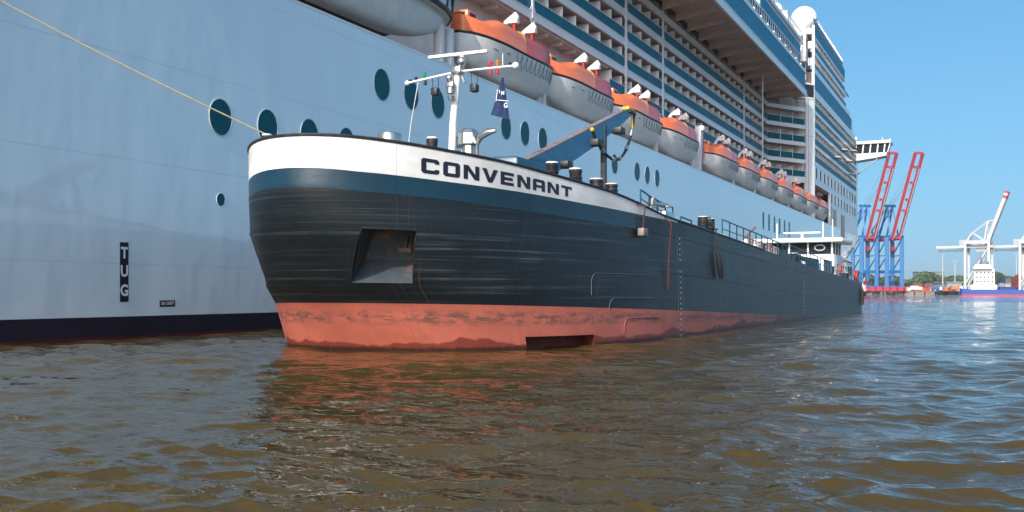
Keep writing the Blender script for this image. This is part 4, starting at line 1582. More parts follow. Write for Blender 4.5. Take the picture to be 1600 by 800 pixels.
for ch, cxx, czz, sz in (('I', -14.78, 8.36, .13), ('N', -14.66, 8.30, .14), ('G', -14.55, 7.88, .18)):
    vs, fs = text_mesh(ch, sz * 1.2, .005, .9)
    w.add([(cxx + x, my - .13 + .02 * x, czz + y) for x, y, _ in vs], fs)
w.build('lettering', 'white', fl, fix=False)

# hose crane
cr0, cr1 = Vector((-15.75, 31.4, 5.55)), Vector((-13.65, 40.4, 9.32))
d = (cr1 - cr0).normalized()
sx_ = d.cross(Vector((0, 0, 1))).normalized()
uz = sx_.cross(d)
def boom_sec(t, hh, ww):
    c = cr0.lerp(cr1, t)
    return [c + sx_ * ww / 2, c - sx_ * ww / 2, c - sx_ * ww / 2 - uz * hh, c + sx_ * ww / 2 - uz * hh]
w = MB().loft([[tuple(p) for p in boom_sec(t, h, wd)] for t, h, wd in ((0, 1.0, .42), (.35, .95, .42), (.7, .72, .36), (.93, .42, .3), (1, .3, .26))])
boom = w.build('crane_boom', 'blue_boom', barge)
w = MB().loft([[tuple(p + uz * .035) for p in boom_sec(t, .03, wd + .01)] for t, wd in ((0, .42), (.35, .42), (.7, .36), (.95, .3))])
w.build('boom_top_plate', 'boom_top', boom)
for t in (.16, .45, .68, .86):
    p = cr0.lerp(cr1, t) - uz * (.95 if t < .5 else .7) * .85 + sx_ * .2
    w = MB()
    w.bbox(p.x - .2, p.x + .25, p.y - .28, p.y + .28, p.z - .13, p.z + .13, .04)
    w.build('boom_bracket', 'black', boom)
MB().bbox(cr1.x - .14, cr1.x + .18, cr1.y - .3, cr1.y + .45, cr1.z - .1, cr1.z + .04, .03).tube([cr1 + Vector((0, .1, .0)), cr1 + Vector((0, .45, .05))], .07, 8).build('boom_head', 'yellow', boom)
MB().bbox(cr1.x - .1, cr1.x + .2, cr1.y - .2, cr1.y + .6, cr1.z - .2, cr1.z - .1, .03).build('head_bracket', 'black', boom)
# hose loop
hp_ = []
for i in range(21):
    t = i / 20
    a = cr1 + Vector((.12, .55, -.15))
    b = Vector((-14.0, 37.2, 8.0))
    p = a.lerp(b, t)
    p.z += -1.45 * math.sin(math.pi * t) ** .75 + .0
    p.y += .55 * math.sin(math.pi * t)
    hp_.append(p)
MB().tube(hp_, .06, 10).build('cargo_hose', 'black', boom)
for i in (2, 5, 9, 12, 16):
    MB().tube([hp_[i], hp_[i + 1]], .085, 10).build('hose_collar', 'steel', boom)
MB().sphere(hp_[-1], .09, n=8).tube([cr1 + Vector((.1, .3, -.2)), cr1 + Vector((.1, .33, -.8))], .04, 8).build('hose_coupling', 'yellow', boom)
MB().bar((-14.0, 38.5, 4.4), (-14.0, 38.5, 8.35), .2, .2).build('crane_post', 'black', barge)
MB().tube([(-15.75, 31.4, 4.4), (-15.75, 31.4, 5.6)], .45, 20).build('crane_pedestal', 'blue_boom', barge)

# railings along the deck edge
def rail(ya, yb, step, h, x=-10.9, skip=()):
    w = MB()
    y = ya
    top = []
    while y <= yb + .01:
        z = lerp(y, RY, RZ)
        w.tube([(x, y, z - .05), (x, y, z + h)], .03, 6)
        top.append((x, y, z + h))
        y += step
    w.tube(top, .032, 6)
    w.tube([(p[0], p[1], p[2] - h * .5) for p in top], .02, 6)
    w.build('railing', 'teal', barge)
rail(34.6, 38.6, 1.0, .62, -11.2)
rail(39.0, 40.6, 1.6, .3, -11.0)
rail(45.4, 61.5, 1.45, .82)
rail(62.5, 79, 1.5, .95)
rail(83, 101, 1.8, .95)
MB().tube([(-11.3, 35.9, 4.95), (-11.1, 37.4, 4.98)], .09, 12).tube([(-11.3, 36.0, 4.6), (-11.2, 36.0, 5.2)], .1, 10).lathe([(.2, 0), (.2, .06)], -11.1, 37.4, 16, 0, 4.9).build('manifold', 'steel', barge)
MB().bbox(-11.6, -11.0, 37.0, 38.2, 4.35, 4.75, .05).build('manifold_box', 'steel', barge)
# deck clutter: lockers, floodlight arm, screens
MB().bar((-11.6, 53.4, 4.6), (-11.3, 54.3, 5.15), .12, .1).bar((-11.5, 53.6, 3.8), (-11.5, 53.6, 4.7), .08).build('light_arm', 'boom_top', barge)
w = MB()
for y0 in (76.5, 77.9, 79.3):
    w.box(-10.98, -10.95, y0, y0 + 1.25, 3.15, 4.1)
w.build('side_screen', 'crane_grey', barge)
w = MB()
for x, y, zz, s_ in ((-12.2, 50, 4.1, .5), (-12.6, 55, 3.9, .6), (-12.5, 59, 3.8, .7), (-12.0, 71, 3.3, .6), (-12.3, 74, 3.2, .7), (-11.7, 86, 2.8, .5)):
    MB().bbox(x - s_ / 2, x + s_ / 2, y, y + s_, zz - .3, zz + s_, .05).build('deck_locker', 'white', barge)
w = MB()
for y in (57.5, 60.2, 62.4, 64, 65):
    z = lerp(y, RY, RZ)
    MB().tube([(-12.2, y, z), (-12.2, y, z + .8)], .16, 10).sphere((-12.2, y, z + .85), .2, n=8).build('deck_valve', ['boom_top'], barge)
for y in (84.5, 93.6, 95.2):
    z = lerp(y, RY, RZ)
    vs, fs = [], []
    o = MB()
    n1, n2 = 20, 8
    for a in range(n1):
        for b in range(n2):
            A_, B_ = 2 * math.pi * a / n1, 2 * math.pi * b / n2
            vs.append((-10.85 + .08 * math.sin(B_), y + (.34 + .08 * math.cos(B_)) * math.cos(A_), z + .6 + (.34 + .08 * math.cos(B_)) * math.sin(A_)))
    for a in range(n1):
        for b in range(n2):
            fs.append((a * n2 + b, ((a + 1) % n1) * n2 + b, ((a + 1) % n1) * n2 + (b + 1) % n2, a * n2 + (b + 1) % n2))
    o.add(vs, fs)
    lbu = o.build('lifebuoy', 'redorange', None, base=(-10.85, y, z + .6))
    tag(lbu, {84.5: 'orange lifebuoy on the barge railing in front of the wheelhouse', 93.6: 'orange lifebuoy on the stern railing, nearer the wheelhouse', 95.2: 'orange lifebuoy on the stern railing, nearer the barge stern'}[y], 'lifebuoy', 'lifebuoys on the barge railing')

# wheelhouse
wh = MB()
wh.bbox(-19.4, -12.2, 91.0, 96.5, 2.2, 5.0, .1)
who = wh.build('wheelhouse', 'white', barge)
MB().bbox(-19.9, -11.4, 90.2, 97.2, 6.0, 6.38, .12).build('wheelhouse_roof', 'white', who)
MB().box(-19.2, -12.4, 91.2, 96.2, 5.0, 6.0).build('wheelhouse_window', 'cabin_glass', who)
w = MB()
for x in (-19.2, -17.6, -16.0, -14.4, -12.4):
    MB().box(x - .07, x + .07, 91.1, 91.2, 5.0, 6.0).build('window_post', 'white', who)
for y in (91.2, 93, 94.8, 96.2):
    MB().box(-12.42, -12.32, y - .07, y + .07, 5.0, 6.0).build('window_post', 'white', who)
w = MB()
for a in range(24):
    A0, A1 = 2 * math.pi * a / 24, 2 * math.pi * (a + 1) / 24
    w.tube([(-13.4 + .42 * math.cos(A0), 91.02, 5.55 + .24 * math.sin(A0)), (-13.4 + .42 * math.cos(A1), 91.02, 5.55 + .24 * math.sin(A1))], .07, 6)
w.build('window_ring', 'crane_grey', who)
MB().tube([(-17.2, 92, 6.4), (-17.2, 92, 7.8)], .05, 6).tube([(-12.6, 93, 6.4), (-12.6, 93, 8.1)], .05, 6).tube([(-13.4, 93, 6.4), (-13.4, 93, 7.9)], .05, 6).build('roof_aerial', 'white', who)
MB().bbox(-16.8, -13.6, 92.8, 93.1, 6.9, 7.05, .05).tube([(-15.2, 93, 6.4), (-15.2, 93, 6.9)], .12, 8).build('roof_radar', 'white', who)
w = MB().bbox(-20.5, -12.0, 97.8, 101.8, 2.2, 4.55, .1)
ah = w.build('aft_house', 'white', barge)
MB().add([(-20.7, 97.6, 4.55), (-11.8, 97.6, 4.55), (-11.8, 102.0, 4.55), (-20.7, 102, 4.55), (-20.3, 98.6, 4.95), (-12.6, 98.6, 4.95), (-12.6, 101.4, 4.95), (-20.3, 101.4, 4.95)],
         [(0, 3, 2, 1), (4, 5, 6, 7), (0, 1, 5, 4), (1, 2, 6, 5), (2, 3, 7, 6), (3, 0, 4, 7)]).build('aft_roof', 'white', ah)
MB().box(-12.0, -11.97, 98.6, 99.6, 3.3, 4.1).box(-12.0, -11.97, 100.2, 101.2, 3.3, 4.1).build('aft_window', 'cabin_glass', ah)
MB().bbox(-18.6, -17.4, 72.5, 73.4, 4.2, 5.1, .08).bbox(-15.4, -12.6, 84.5, 86, 2.6, 4.1, .08).build('deck_house', 'white', barge)

# draught marks and frame marks
w = MB()
def on_side(y, z): return Vector((CX + HW + .006, y, z))
for yb_, zt, zbm in ((37.9, 3.75, 2.75), (38.0, 2.4, -.0), (65.5, 2.6, .2)):
    z = zt
    while z > zbm:
        w.box(CX + HW, CX + HW + .008 + .012, yb_, yb_ + .13, z - .06, z)
        w.box(CX + HW, CX + HW + .008 + .012, yb_ + .35, yb_ + .40, z - .02, z)
        z -= .22
w2 = MB()
pu = 1 + 37.9 - 42
M['mark'] = mat('mark_white', (.5, .5, .47), .6, var=.3, vscale=8)
# marks sit on the shell just aft of the shoulder
def shell_at(y, z):
    us = np.linspace(.9, 1.0, 300)
    best = None
    for u in us:
        pass
    return None
def shell_pt(y, z):
    if y >= YS:
        return Vector((CX + HW, y, z)), Vector((1, 0, 0))
    # solve w for z, u for y
    lo, hi = -1., 6.
    for _ in range(24):
        mid = (lo + hi) / 2
        if zlev(mid, y) < z: lo = mid
        else: hi = mid
    w_ = (lo + hi) / 2
    a, b = .5, 1.
    for _ in range(26):
        mid = (a + b) / 2
        if hp(mid, w_).y < y: a = mid
        else: b = mid
    u = (a + b) / 2
    p = hp(u, w_)
    q = hp(min(1, u + .002), w_)
    d = q - p; d.z = 0
    d.normalize()
    return p, Vector((d.y, -d.x, 0))
w = MB()
def mark(y, z, wd, ht, o_=.012):
    vs = []
    for yy2, zz2 in ((y, z), (y + wd, z), (y + wd, z + ht), (y, z + ht)):
        p, n = shell_pt(yy2, zz2)
        vs.append(p + n * o_)
    w.add(vs, [(0, 1, 2, 3)])
for y0, zt, zbm in ((37.7, 3.7, 2.8), (37.7, 2.45, .05), (65.5, 2.6, .3)):
    z = zt
    while z > zbm:
        mark(y0, z, .14 if y0 < 50 else .2, .07)
        z -= .20
    z = zt
    while z > zbm:
        mark(y0 - .22, z, .025, .12); mark(y0 + .34, z, .025, .12)
        z -= .16
tag(w.build('draught_marks', 'mark', barge, fix=False), kind='stuff')
# raised outlines of the pipe guards on the bow quarter
def guard(y0, z0, hgt, ln):
    pts = []
    for i in range(9):
        a = math.pi / 2 * (1 + i / 8) if False else math.pi - math.pi / 2 * i / 8
        pts.append((y0 + .35 + .35 * math.cos(a), z0 - .35 + .35 * math.sin(a) + 0))
    pts = [(y0, z0 - hgt)] + pts + [(y0 + .35 + ln * t, z0 - .01 * t) for t in (.25, .5, .75, 1)]
    out = []
    for yy2, zz2 in pts:
        p, n = shell_pt(yy2, zz2)
        out.append(p + n * .015)
    MB().tube(out, .012, 6).build('pipe_guard', 'b_guard', barge)
M['b_guard'] = mat('guard_weld', (.10, .11, .12), .4, var=.3, vscale=5)
guard(30.3, 2.32, .7, 4.4)
guard(31.4, 1.52, .45, 3.2)
M['b_guard'] = mat('guard_weld_red', (.45, .13, .09), .4, var=.3, vscale=5)
guard(32.4, .85, .5, 2.8)
w = MB()
pts = []
for i in range(20):
    t = i / 19
    y, z = 24.2 + 8.8 * t, .92 - .75 * t ** 1.2
    p, n = shell_pt(max(y, 24.2), z)
    pts.append(p + n * .012)

# things hanging over the side
def rope_thing(pts, r, m_, name, label, cat, base):
    o = MB().tube(pts, r, 8).build(name, m_, None, base=base)
    return tag(o, label, cat)
p, n = shell_pt(36.2, 3.0)
rope_thing([(-11.0 + .03, 36.2, 4.62), p + n * .22 + Vector((0, 0, 1.2)), p + n * .12 + Vector((0, 0, -.1)), p + n * .10 + Vector((0, 0, -1.2))], .026, 'rope_red', 'hanging_rope',
           'frayed reddish rope hanging down the barge side near the draught marks', 'rope', tuple(p))
p, n = shell_pt(33.8, 3.75)
hw2 = thing('rope_fender', tuple(p + n * .2), 'small reddish block hung on a short rope from the barge deck edge', 'fender')
MB().tube([(-11.45, 33.8, 4.85), p + n * .28 + Vector((0, 0, .9)), p + n * .2 + Vector((0, 0, .15))], .03, 8).build('rope', 'rope_red', hw2)
q = p + n * .2
MB().bbox(q.x - .12, q.x + .12, q.y - .26, q.y + .26, q.z - .12, q.z + .16, .05).build('block', 'boom_top', hw2)
tf = thing('tyre_fender', (-10.5, 42.8, 2.6), 'worn black fender hanging on a rope against the side of the barge', 'fender')
MB().tube([(-10.8, 42.7, 4.9), (-10.52, 42.7, 4.3), (-10.5, 42.8, 3.3)], .03, 8).build('rope', 'rubber', tf)
MB().tube([(-10.45, 42.75, 3.35), (-10.42, 42.85, 3.0), (-10.42, 43.1, 2.6), (-10.42, 43.25, 2.3)], .13, 12, rs=[.08, .13, .13, .09]).build('tyre', 'rubber', tf)
tf2 = thing('tyre_fender', (-10.5, 96, 1.2), 'dark fender hung against the hull close to the barge stern', 'fender')
MB().tube([(-10.5, 96, 2.0), (-10.45, 96, 1.2), (-10.5, 96, .6)], .16, 10).build('tyre', 'rubber', tf2)
MB().tube([(-10.85, 96, 2.75), (-10.5, 96, 2.0)], .03, 6).build('rope', 'rubber', tf2)
# limp stern flag
sf = thing('stern_flag', (-11.2, 102.4, 1.3), 'small limp red white flag hanging at the barge stern', 'flag')
MB().tube([(-11.3, 102.3, 1.6), (-11.0, 102.8, 3.1)], .04, 6).build('flagstaff', 'white', sf)
w = MB()
vs = [(-11.05 + .12 * math.sin(j * 1.9 + i * .4) + .2 * (j / 5) * .6, 102.8 + .1 * math.cos(j * 1.7), 2.95 - i * .21 - .15 * j / 5) for i in range(8) for j in range(6)]
fs = [(i * 6 + j, i * 6 + j + 1, i * 6 + j + 7, i * 6 + j + 6) for i in range(7) for j in range(5)]
w.add(vs, fs)
w.mi = [0 if i < 2 else (1 if i < 5 else 2) for i in range(7) for j in range(5)]
w.build('cloth', ['red', 'white', 'rope_red'], sf, fix=False)

# mooring rope from the barge bow up to the left
a, b = Vector((-20.35, 25.5, 6.35)), Vector((-9.6, 4.0, 4.95))
def oy(px, py, Y):
    cx_ = (px - 800) / 1600; cz_ = (457 - py) / 1600
    dx = -math.sin(AZ) + cx_ * math.cos(AZ); dy = math.cos(AZ) + cx_ * math.sin(AZ)
    t = Y / dy
    return Vector((dx * t, Y, 1.7 + cz_ * t))
a = Vector((-20.4, 25.6, 6.6))
b = oy(-60, -32, 22.0)
pts = []
for i in range(25):
    t = i / 24
    p = a.lerp(b, t)
    p.z -= .10 * math.sin(math.pi * t)
    pts.append(p)
rope_thing(pts, .022, 'rope', 'mooring_rope', 'taut yellow mooring rope running from the barge bow up to the top left', 'rope', tuple(a))

# ------------------------------------------------------------------ far shore
def frame(px, d):
    """origin on the far shore plus unit vectors right / away"""
    o = Vector(far(px, d))
    f = Vector((-math.sin(AZ), math.cos(AZ), 0))
    r = Vector((math.cos(AZ), math.sin(AZ), 0))
    return o, r, f
QZ = 2.6
o, rr, ff = frame(800, 0)
rr = Vector((math.cos(AZ), math.sin(AZ), 0)); ff = Vector((-math.sin(AZ), math.cos(AZ), 0))
q0 = Vector(far(1280, 760)); q1 = Vector(far(2100, 620))
dq = (q1 - q0).normalized()
nq = Vector((-dq.y, dq.x, 0))
land = MB()
pa, pb = q0 - dq * 900, q1 + dq * 1500
land.add([(pa.x, pa.y, -2), (pb.x, pb.y, -2), (pb.x, pb.y, QZ - .25), (pa.x, pa.y, QZ - .25)], [(0, 1, 2, 3)])
land.build('quay_wall', 'concrete', None, fix=False)
tag(bpy.data.objects['quay_wall'], kind='structure')
cap = MB().add([tuple(pa - nq * .4 + Vector((0, 0, QZ - .25))), tuple(pb - nq * .4 + Vector((0, 0, QZ - .25))), tuple(pb - nq * .4 + Vector((0, 0, QZ + .15))), tuple(pa - nq * .4 + Vector((0, 0, QZ + .15))),
                tuple(pa + nq * 1.2 + Vector((0, 0, QZ + .15))), tuple(pb + nq * 1.2 + Vector((0, 0, QZ + .15)))], [(0, 1, 2, 3), (3, 2, 5, 4)])
tag(cap.build('quay_kerb', 'concrete', None, fix=False), kind='structure')
w = MB()
t = 0
L_ = (pb - pa).length
i = 0
while t < L_:
    p = pa + dq * t - nq * .5
    if abs((p - q0).dot(dq)) < 700:
        w.tube([(p.x, p.y, -1), (p.x, p.y, QZ - .2)], .45, 6)
    t += 7
tag(w.build('quay_piles', 'rubber', None), kind='structure')
pc, pd_ = pb + nq * 7000, pa + nq * 7000
gd = MB().add([tuple(pa + nq * 1.0 + Vector((0, 0, QZ))), tuple(pb + nq * 1.0 + Vector((0, 0, QZ))), (pc.x, pc.y, QZ), (pd_.x, pd_.y, QZ)], [(0, 1, 2, 3)])
tag(gd.build('far_ground', 'ground', None, fix=False), kind='structure')

def local_to(oc, U, V):
    return lambda u, v, z: (oc.x + U.x * u + V.x * v, oc.y + U.y * u + V.y * v, z)
# blue and red container cranes, booms raised
def gantry(px, d, name, label):
    oc = Vector(far(px, d))
    V = (rr * .2 - ff * .98)      # towards the river
    U = (rr * .98 + ff * .2)
    t = thing(name, (oc.x, oc.y, QZ), label, 'gantry crane', 'blue and red container cranes')
    G, Wd = 12.0, 5.9
    P = local_to(oc, U, V)
    H = 41.0
    for u in (-Wd, Wd):
        for v in (-G / 2, G / 2):
            MB().bar(P(u, v, QZ + 2), P(u, v, H), 2.7, 2.7).build('leg', 'crane_blue', t)
    w = MB()
    for v in (-G / 2, G / 2):
        w.bar(P(-Wd - 1, v, 5.5), P(Wd + 1, v, 5.5), 1.8, 2.2)
        w.bar(P(-Wd, v, 16.5), P(Wd, v, 16.5), 1.5, 2.0)
        w.bar(P(-Wd - 1, v, H), P(Wd + 1, v, H), 2.0, 2.6)
    w.build('portal_beam', 'crane_blue', t)
    w = MB()
    for u in (-Wd, Wd):
        w.bar(P(u, -G / 2, 16.5), P(u, G / 2, 16.5), 1.3, 1.8)
        w.bar(P(u, -G / 2, 28), P(u, G / 2, 28), .6, .6)
        w.bar(P(u, -G / 2, 17), P(u, G / 2, 28), .6, .6)
        w.bar(P(u, -G / 2, 28), P(u, G / 2, H - 1), .6, .6)
    w.build('brace', 'crane_blue', t)
    # girders and raised boom
    w = MB()
    for u in (-2.7, 2.7):
        w.bar(P(u, -G / 2 - 22, 40), P(u, G / 2 + 3, 40), 1.1, 2.2)
    w.box(0, 0, 0, 0, 0, 0) if False else None
    w.bar(P(-2.7, -G / 2 - 8, 41), P(2.7, -G / 2 - 8, 41), 8, 4)
    w.build('girder', 'crane_red', t)
    w = MB()
    b0v, b1v = G / 2 + 2, G / 2 + 2 + 28
    for u in (-2.9, 2.9):
        w.bar(P(u, b0v, 40.5), P(u, b1v, 97), 1.5, 1.9)
    for k in (.0, .33, .46, .66, .84, 1.0):
        w.bar(P(-2.9, b0v + 28 * k, 40.5 + 56.5 * k), P(2.9, b0v + 28 * k, 40.5 + 56.5 * k), 1.3, 1.6)
    w.build('boom', 'crane_red', t)
    w = MB()
    for u in (-2.9, 2.9):
        for k in range(10):
            k0, k1 = k / 10 * .82, (k + 1) / 10 * .82
            w.bar(P(u * .82, b0v + 1.6 + 28 * k0, 40.5 + 56.5 * k0), P(u * .82, b0v + 1.6 + 28 * k1, 40.5 + 56.5 * k1), .45, .45)
    w.build('boom_walkway', 'crane_white', t)
    # apex frame
    w = MB()
    for u in (-3.2, 3.2):
        w.bar(P(u, G / 2, H), P(u * .6, G / 2 - 5.5, 63.5), 1.2, 1.2)
        w.bar(P(u * .6, G / 2 - 5.5, 63.5), P(u, -G / 2 - 3, H), 1.0, 1.0)
        w.bar(P(u * .6, G / 2 - 5.5, 63.5), P(u, -G / 2 - 19, 41), .5, .5)
    w.bar(P(-4.2, G / 2 - 5.5, 63.7), P(4.2, G / 2 - 5.5, 63.7), 1.6, 1.8)
    w.build('apex_frame', 'crane_blue', t)
    w = MB()
    for u in (-2.4, 2.4):
        w.bar(P(u * .5, G / 2 - 5.5, 64), P(u, b0v + 28 * .62, 40.5 + 56.5 * .62), .18, .18)
        w.bar(P(u * .5, G / 2 - 5.5, 64), P(u, b0v + 28 * .9, 40.5 + 56.5 * .9), .15, .15)
    w.build('forestay', 'crane_grey', t)
    MB().bar(P(1.5, 0, 33), P(1.5, 3, 33), 2.4, 2.6).build('cab', 'crane_red', t)
    w = MB()
    for u in (-Wd, Wd):
        for v in (-G / 2, G / 2):
            for k in (-2.2, 0, 2.2):
                w.bar(P(u + k - .8, v, QZ + 1.2), P(u + k + .8, v, QZ + 1.2), 1.6, 2.2)
    w.build('wheel_bogie', 'crane_red', t)
    return t
gantry(1351, 735, 'gantry_crane', 'blue and red container crane with raised boom, the left one beside the cruise ship bow')
gantry(1390, 735, 'gantry_crane', 'blue and red container crane with raised boom, the right one of the pair')

# white crane
def white_crane(px, d, label, boomup=True):
    oc = Vector(far(px, d))
    V = (rr * .8 - ff * .6)
    U = (rr * .6 + ff * .8)
    t = thing('harbour_crane', (oc.x, oc.y, QZ), label, 'gantry crane', 'white container cranes')
    P = local_to(oc, U, V)
    G, Wd, H = 13.0, 9.0, 31.5
    k_ = d / 600
    for u in (-Wd / 2, Wd / 2):
        for v in (-G / 2, G / 2):
            MB().bar(P(u, v, QZ), P(u, v, H), 1.35, 1.35).build('leg', 'crane_white', t)
    w = MB()
    for u in (-Wd / 2, Wd / 2):
        w.bar(P(u, -G / 2, H), P(u, G / 2, H), 1.5, 2.2)
        w.bar(P(u, -G / 2, QZ + 4), P(u, G / 2, H - 3), .8, .8)
    for v in (-G / 2, G / 2):
        w.bar(P(-Wd / 2, v, H), P(Wd / 2, v, H), 1.4, 1.8)
        w.bar(P(-Wd / 2, v, 10), P(Wd / 2, v, 10), 1.2, 1.4)
    w.build('portal_beam', 'crane_white', t)
    w = MB()
    for u in (-2, 2):
        w.bar(P(u, -G / 2 - 17, 29), P(u, G / 2 + 2, 29), .9, 1.5)
    w.build('girder', 'crane_white', t)
    w = MB()
    for i in range(9):
        v0 = -G / 2 - 17 + i * 2
        w.bar(P(2, v0, 28.2), P(2, v0 + 1, 26.6), .3, .3).bar(P(2, v0 + 1, 26.6), P(2, v0 + 2, 28.2), .3, .3)
    w.bar(P(2, -G / 2 - 17, 26.6), P(2, -G / 2, 26.6), .3, .3)
    w.build('girder_truss', 'crane_grey', t)
    w = MB()
    w.bar(P(-2, -G / 2 - 1, 31), P(2, -G / 2 - 1, 31), 6, 4.5)
    w.bar(P(0, -1, 27), P(0, 4, 27), 3, 2.5)
    w.build('machinery_house', 'crane_grey', t)
    w = MB()
    for u in (-2, 2):
        w.bar(P(u, -G / 2, H), P(u, -G / 2 + 3.4, 37.5), .9, .9)
        w.bar(P(u, -G / 2 + 3.4, 37.5), P(u, G / 2 - 2, H), .7, .7)
        w.bar(P(u, G / 2 - 3, H), P(u, G / 2 - 1, 44), .9, .9)
        w.bar(P(u, -G / 2 + 3.4, 37.5), P(u, G / 2 - 1, 44), .4, .4)
        w.bar(P(u, G / 2 - 1, 44), P(u, G / 2 + 4.5, 44.2), .5, .5)
    w.build('apex_frame', 'crane_white', t)
    if boomup:
        w = MB()
        for u in (-1.7, 1.7):
            w.bar(P(u, 4.5, 29.5), P(u, 14.5, 57), 1.3, 2.0)
        for k in (.1, .3, .5, .7, .9):
            w.bar(P(-1.7, 4.5 + 10 * k, 29.5 + 27.5 * k), P(1.7, 4.5 + 10 * k, 29.5 + 27.5 * k), .8, .8)
        w.build('boom', 'crane_white', t)
        w = MB()
        for k0, k1 in ((0, 1.6), (3, 4.3)):
            for u in (-1.7, 1.7):
                w.bar(P(u, 14.5 + k0 * .35, 57 + k0 * .95), P(u, 14.5 + k1 * .35, 57 + k1 * .95), 1.4, 2.1)
        w.build('boom_tip_red', 'crane_red', t)
        w = MB()
        for u in (-1.7, 1.7):
            w.bar(P(u, 15.06, 58.5), P(u, 15.55, 59.85), 1.3, 2.0)
        w.build('boom_tip_white', 'crane_white', t)
        w = MB()
        w.bar(P(0, G / 2 - 1, 44), P(0, 11.5, 48.5), .2, .2)
        w.build('forestay', 'crane_grey', t)
    MB().bar(P(0, 1, 27), P(0, 1, 14), .25, .25).bar(P(-1, 1, 21), P(1, 1, 21), 1.6, 2.4).build('trolley', 'crane_red', t)
    return t
white_crane(1529, 610, 'white container crane with raised boom above the blue cargo ship')
white_crane(1615, 600, 'white container crane cut by the right edge of the picture', False)

# container feeder ship
fo = Vector(far(1533, 520))
fV = (rr * .92 - ff * .39).normalized()       # towards its bow (right)
fU = Vector((-fV.y, fV.x, 0))
fs_ = thing('cargo_ship', (fo.x, fo.y, 0), 'blue hulled cargo ship with white deckhouse moored at the far quay', 'cargo ship')
P = local_to(fo, fU, fV)
secs, secr = [], []
for v, hb_, zt in ((-10, 6.5, 4.0), (-9, 7.5, 3.7), (-5, 8, 3.2), (10, 8, 3.0), (60, 8, 3.0), (95, 8, 3.2), (110, 5, 4.4), (118, .4, 5.2)):
    secs.append([P(-hb_, v, .7), P(hb_, v, .7), P(hb_, v, zt), P(-hb_, v, zt)])
    secr.append([P(-hb_, v, -1), P(hb_, v, -1), P(hb_, v, .7), P(-hb_, v, .7)])
MB().loft(secs).build('hull', 'hull_blue', fs_)
MB().loft(secr).build('boot_topping', 'crane_red', fs_)
def pbox(P, u0, u1, v0, v1, z0, z1, name, m_, par):
    vs = [P(u, v, z) for z in (z0, z1) for u, v in ((u0, v0), (u1, v0), (u1, v1), (u0, v1))]
    return MB().add(vs, [(0, 3, 2, 1), (4, 5, 6, 7), (0, 1, 5, 4), (1, 2, 6, 5), (2, 3, 7, 6), (3, 0, 4, 7)]).build(name, m_, par)
dh = pbox(P, -6, 6, -5, 7, 3.2, 5.6, 'deckhouse', 'white', fs_)
pbox(P, -5, 5, -3.5, 6, 5.6, 13.5, 'accommodation', 'white', fs_)
br = pbox(P, -7.5, 7.5, -4, 5, 13.5, 14.6, 'bridge_deck', 'white', fs_)
pbox(P, -4.5, 4.5, -3, 4, 14.6, 15.8, 'bridge', 'white', fs_)
w = MB()
for z in (7.2, 9.4, 11.6):
    for k in range(5):
        v = -2.5 + k * 1.8
        w.bar(P(-5.03, v, z), P(-5.03, v + .8, z), .06, .7)
        w.bar(P(-4 + k * 1.8, -3.53, z), P(-3.2 + k * 1.8, -3.53, z), .06, .7)
w.build('window_row', 'cabin_glass', fs_)
MB().bar(P(0, 0, 15.8), P(0, 0, 20), .5, .5).bar(P(-2, 0, 18), P(2, 0, 18), .3, .3).bar(P(1, 3, 15.8), P(1, 3, 17.4), 1.4, 1.4).build('mast', 'slate', fs_)
w = MB()
for k in range(-10, 8):
    w.bar(P(-7.7, k, 3.6), P(-7.7, k, 4.9), .12, .12)
w.bar(P(-7.7, -10, 4.9), P(-7.7, 8, 4.9), .15, .15)
w.bar(P(-6.4, -9.9, 4.9), P(6.4, -9.9, 4.9), .15, .15)
w.build('railing', 'white', fs_)
w = MB()
for u0_, wd_, z_ in ((-4, 7, 2.7), (-2, 4, 1.9)):
    w.bar(P(u0_, -10.05, z_), P(u0_ + wd_, -10.05, z_), .08, .35)
w.build('stern_marking', 'white', fs_)

# containers
cols = ['red', 'blue', 'white', 'brown', 'orange', 'grey', 'green']
cm = {}
def container(px, d, tier, c, label, grp='containers stacked on the far quay', long=False):
    p = Vector(far(px, d))
    L2 = 6.0 if not long else 12
    if c not in cm:
        w = MB()
        # corrugated box
        n = 20
        vs = []
        for z in (0.1, 2.5):
            for i in range(n):
                dy = .03 if i % 2 else -.03
                vs.append((-L2 / 2 + L2 * i / (n - 1), -1.2 + dy, z))
            for i in range(n):
                dy = .03 if i % 2 else -.03
                vs.append((L2 / 2 - L2 * i / (n - 1), 1.2 + dy, z))
        m_ = 2 * n
        fs = [(i, (i + 1) % m_, m_ + (i + 1) % m_, m_ + i) for i in range(m_)] + [tuple(range(m_ - 1, -1, -1)), tuple(m_ + i for i in range(m_))]
        w.add(vs, fs)
        for x in (-L2 / 2, L2 / 2 - .15):
            for y in (-1.24, 1.09):
                w.box(x, x + .15, y, y + .15, 0, 2.6)
        o = w.build('container', 'cont_' + c, None)
        cm[c] = o
    else:
        o = cm[c].copy()
        col.objects.link(o)
    o.location = (p.x, p.y, QZ + tier * 2.62)
    o.rotation_euler = (0, 0, AZ + R(4))
    tag(o, label, 'container', grp)
ordn = ['lowest', 'second', 'third', 'top']
k = 0
for ci, px in enumerate(range(1562, 1612, 9)):
    tiers = [3, 3, 3, 4, 4, 3][ci % 6]
    for t_ in range(tiers):
        c = ['red', 'blue', 'grey', 'red', 'blue', 'brown', 'white'][(ci * 3 + t_ * 2 + (ci * t_)) % 7]
        if t_ == 0: c = 'blue'
        container(px + 6, 640, t_, c, f'{c} container, {["bottom", "second", "third", "fourth"][t_]} layer, {["first", "second", "third", "fourth", "fifth", "sixth"][ci]} column of the stack right of the white deckhouse')
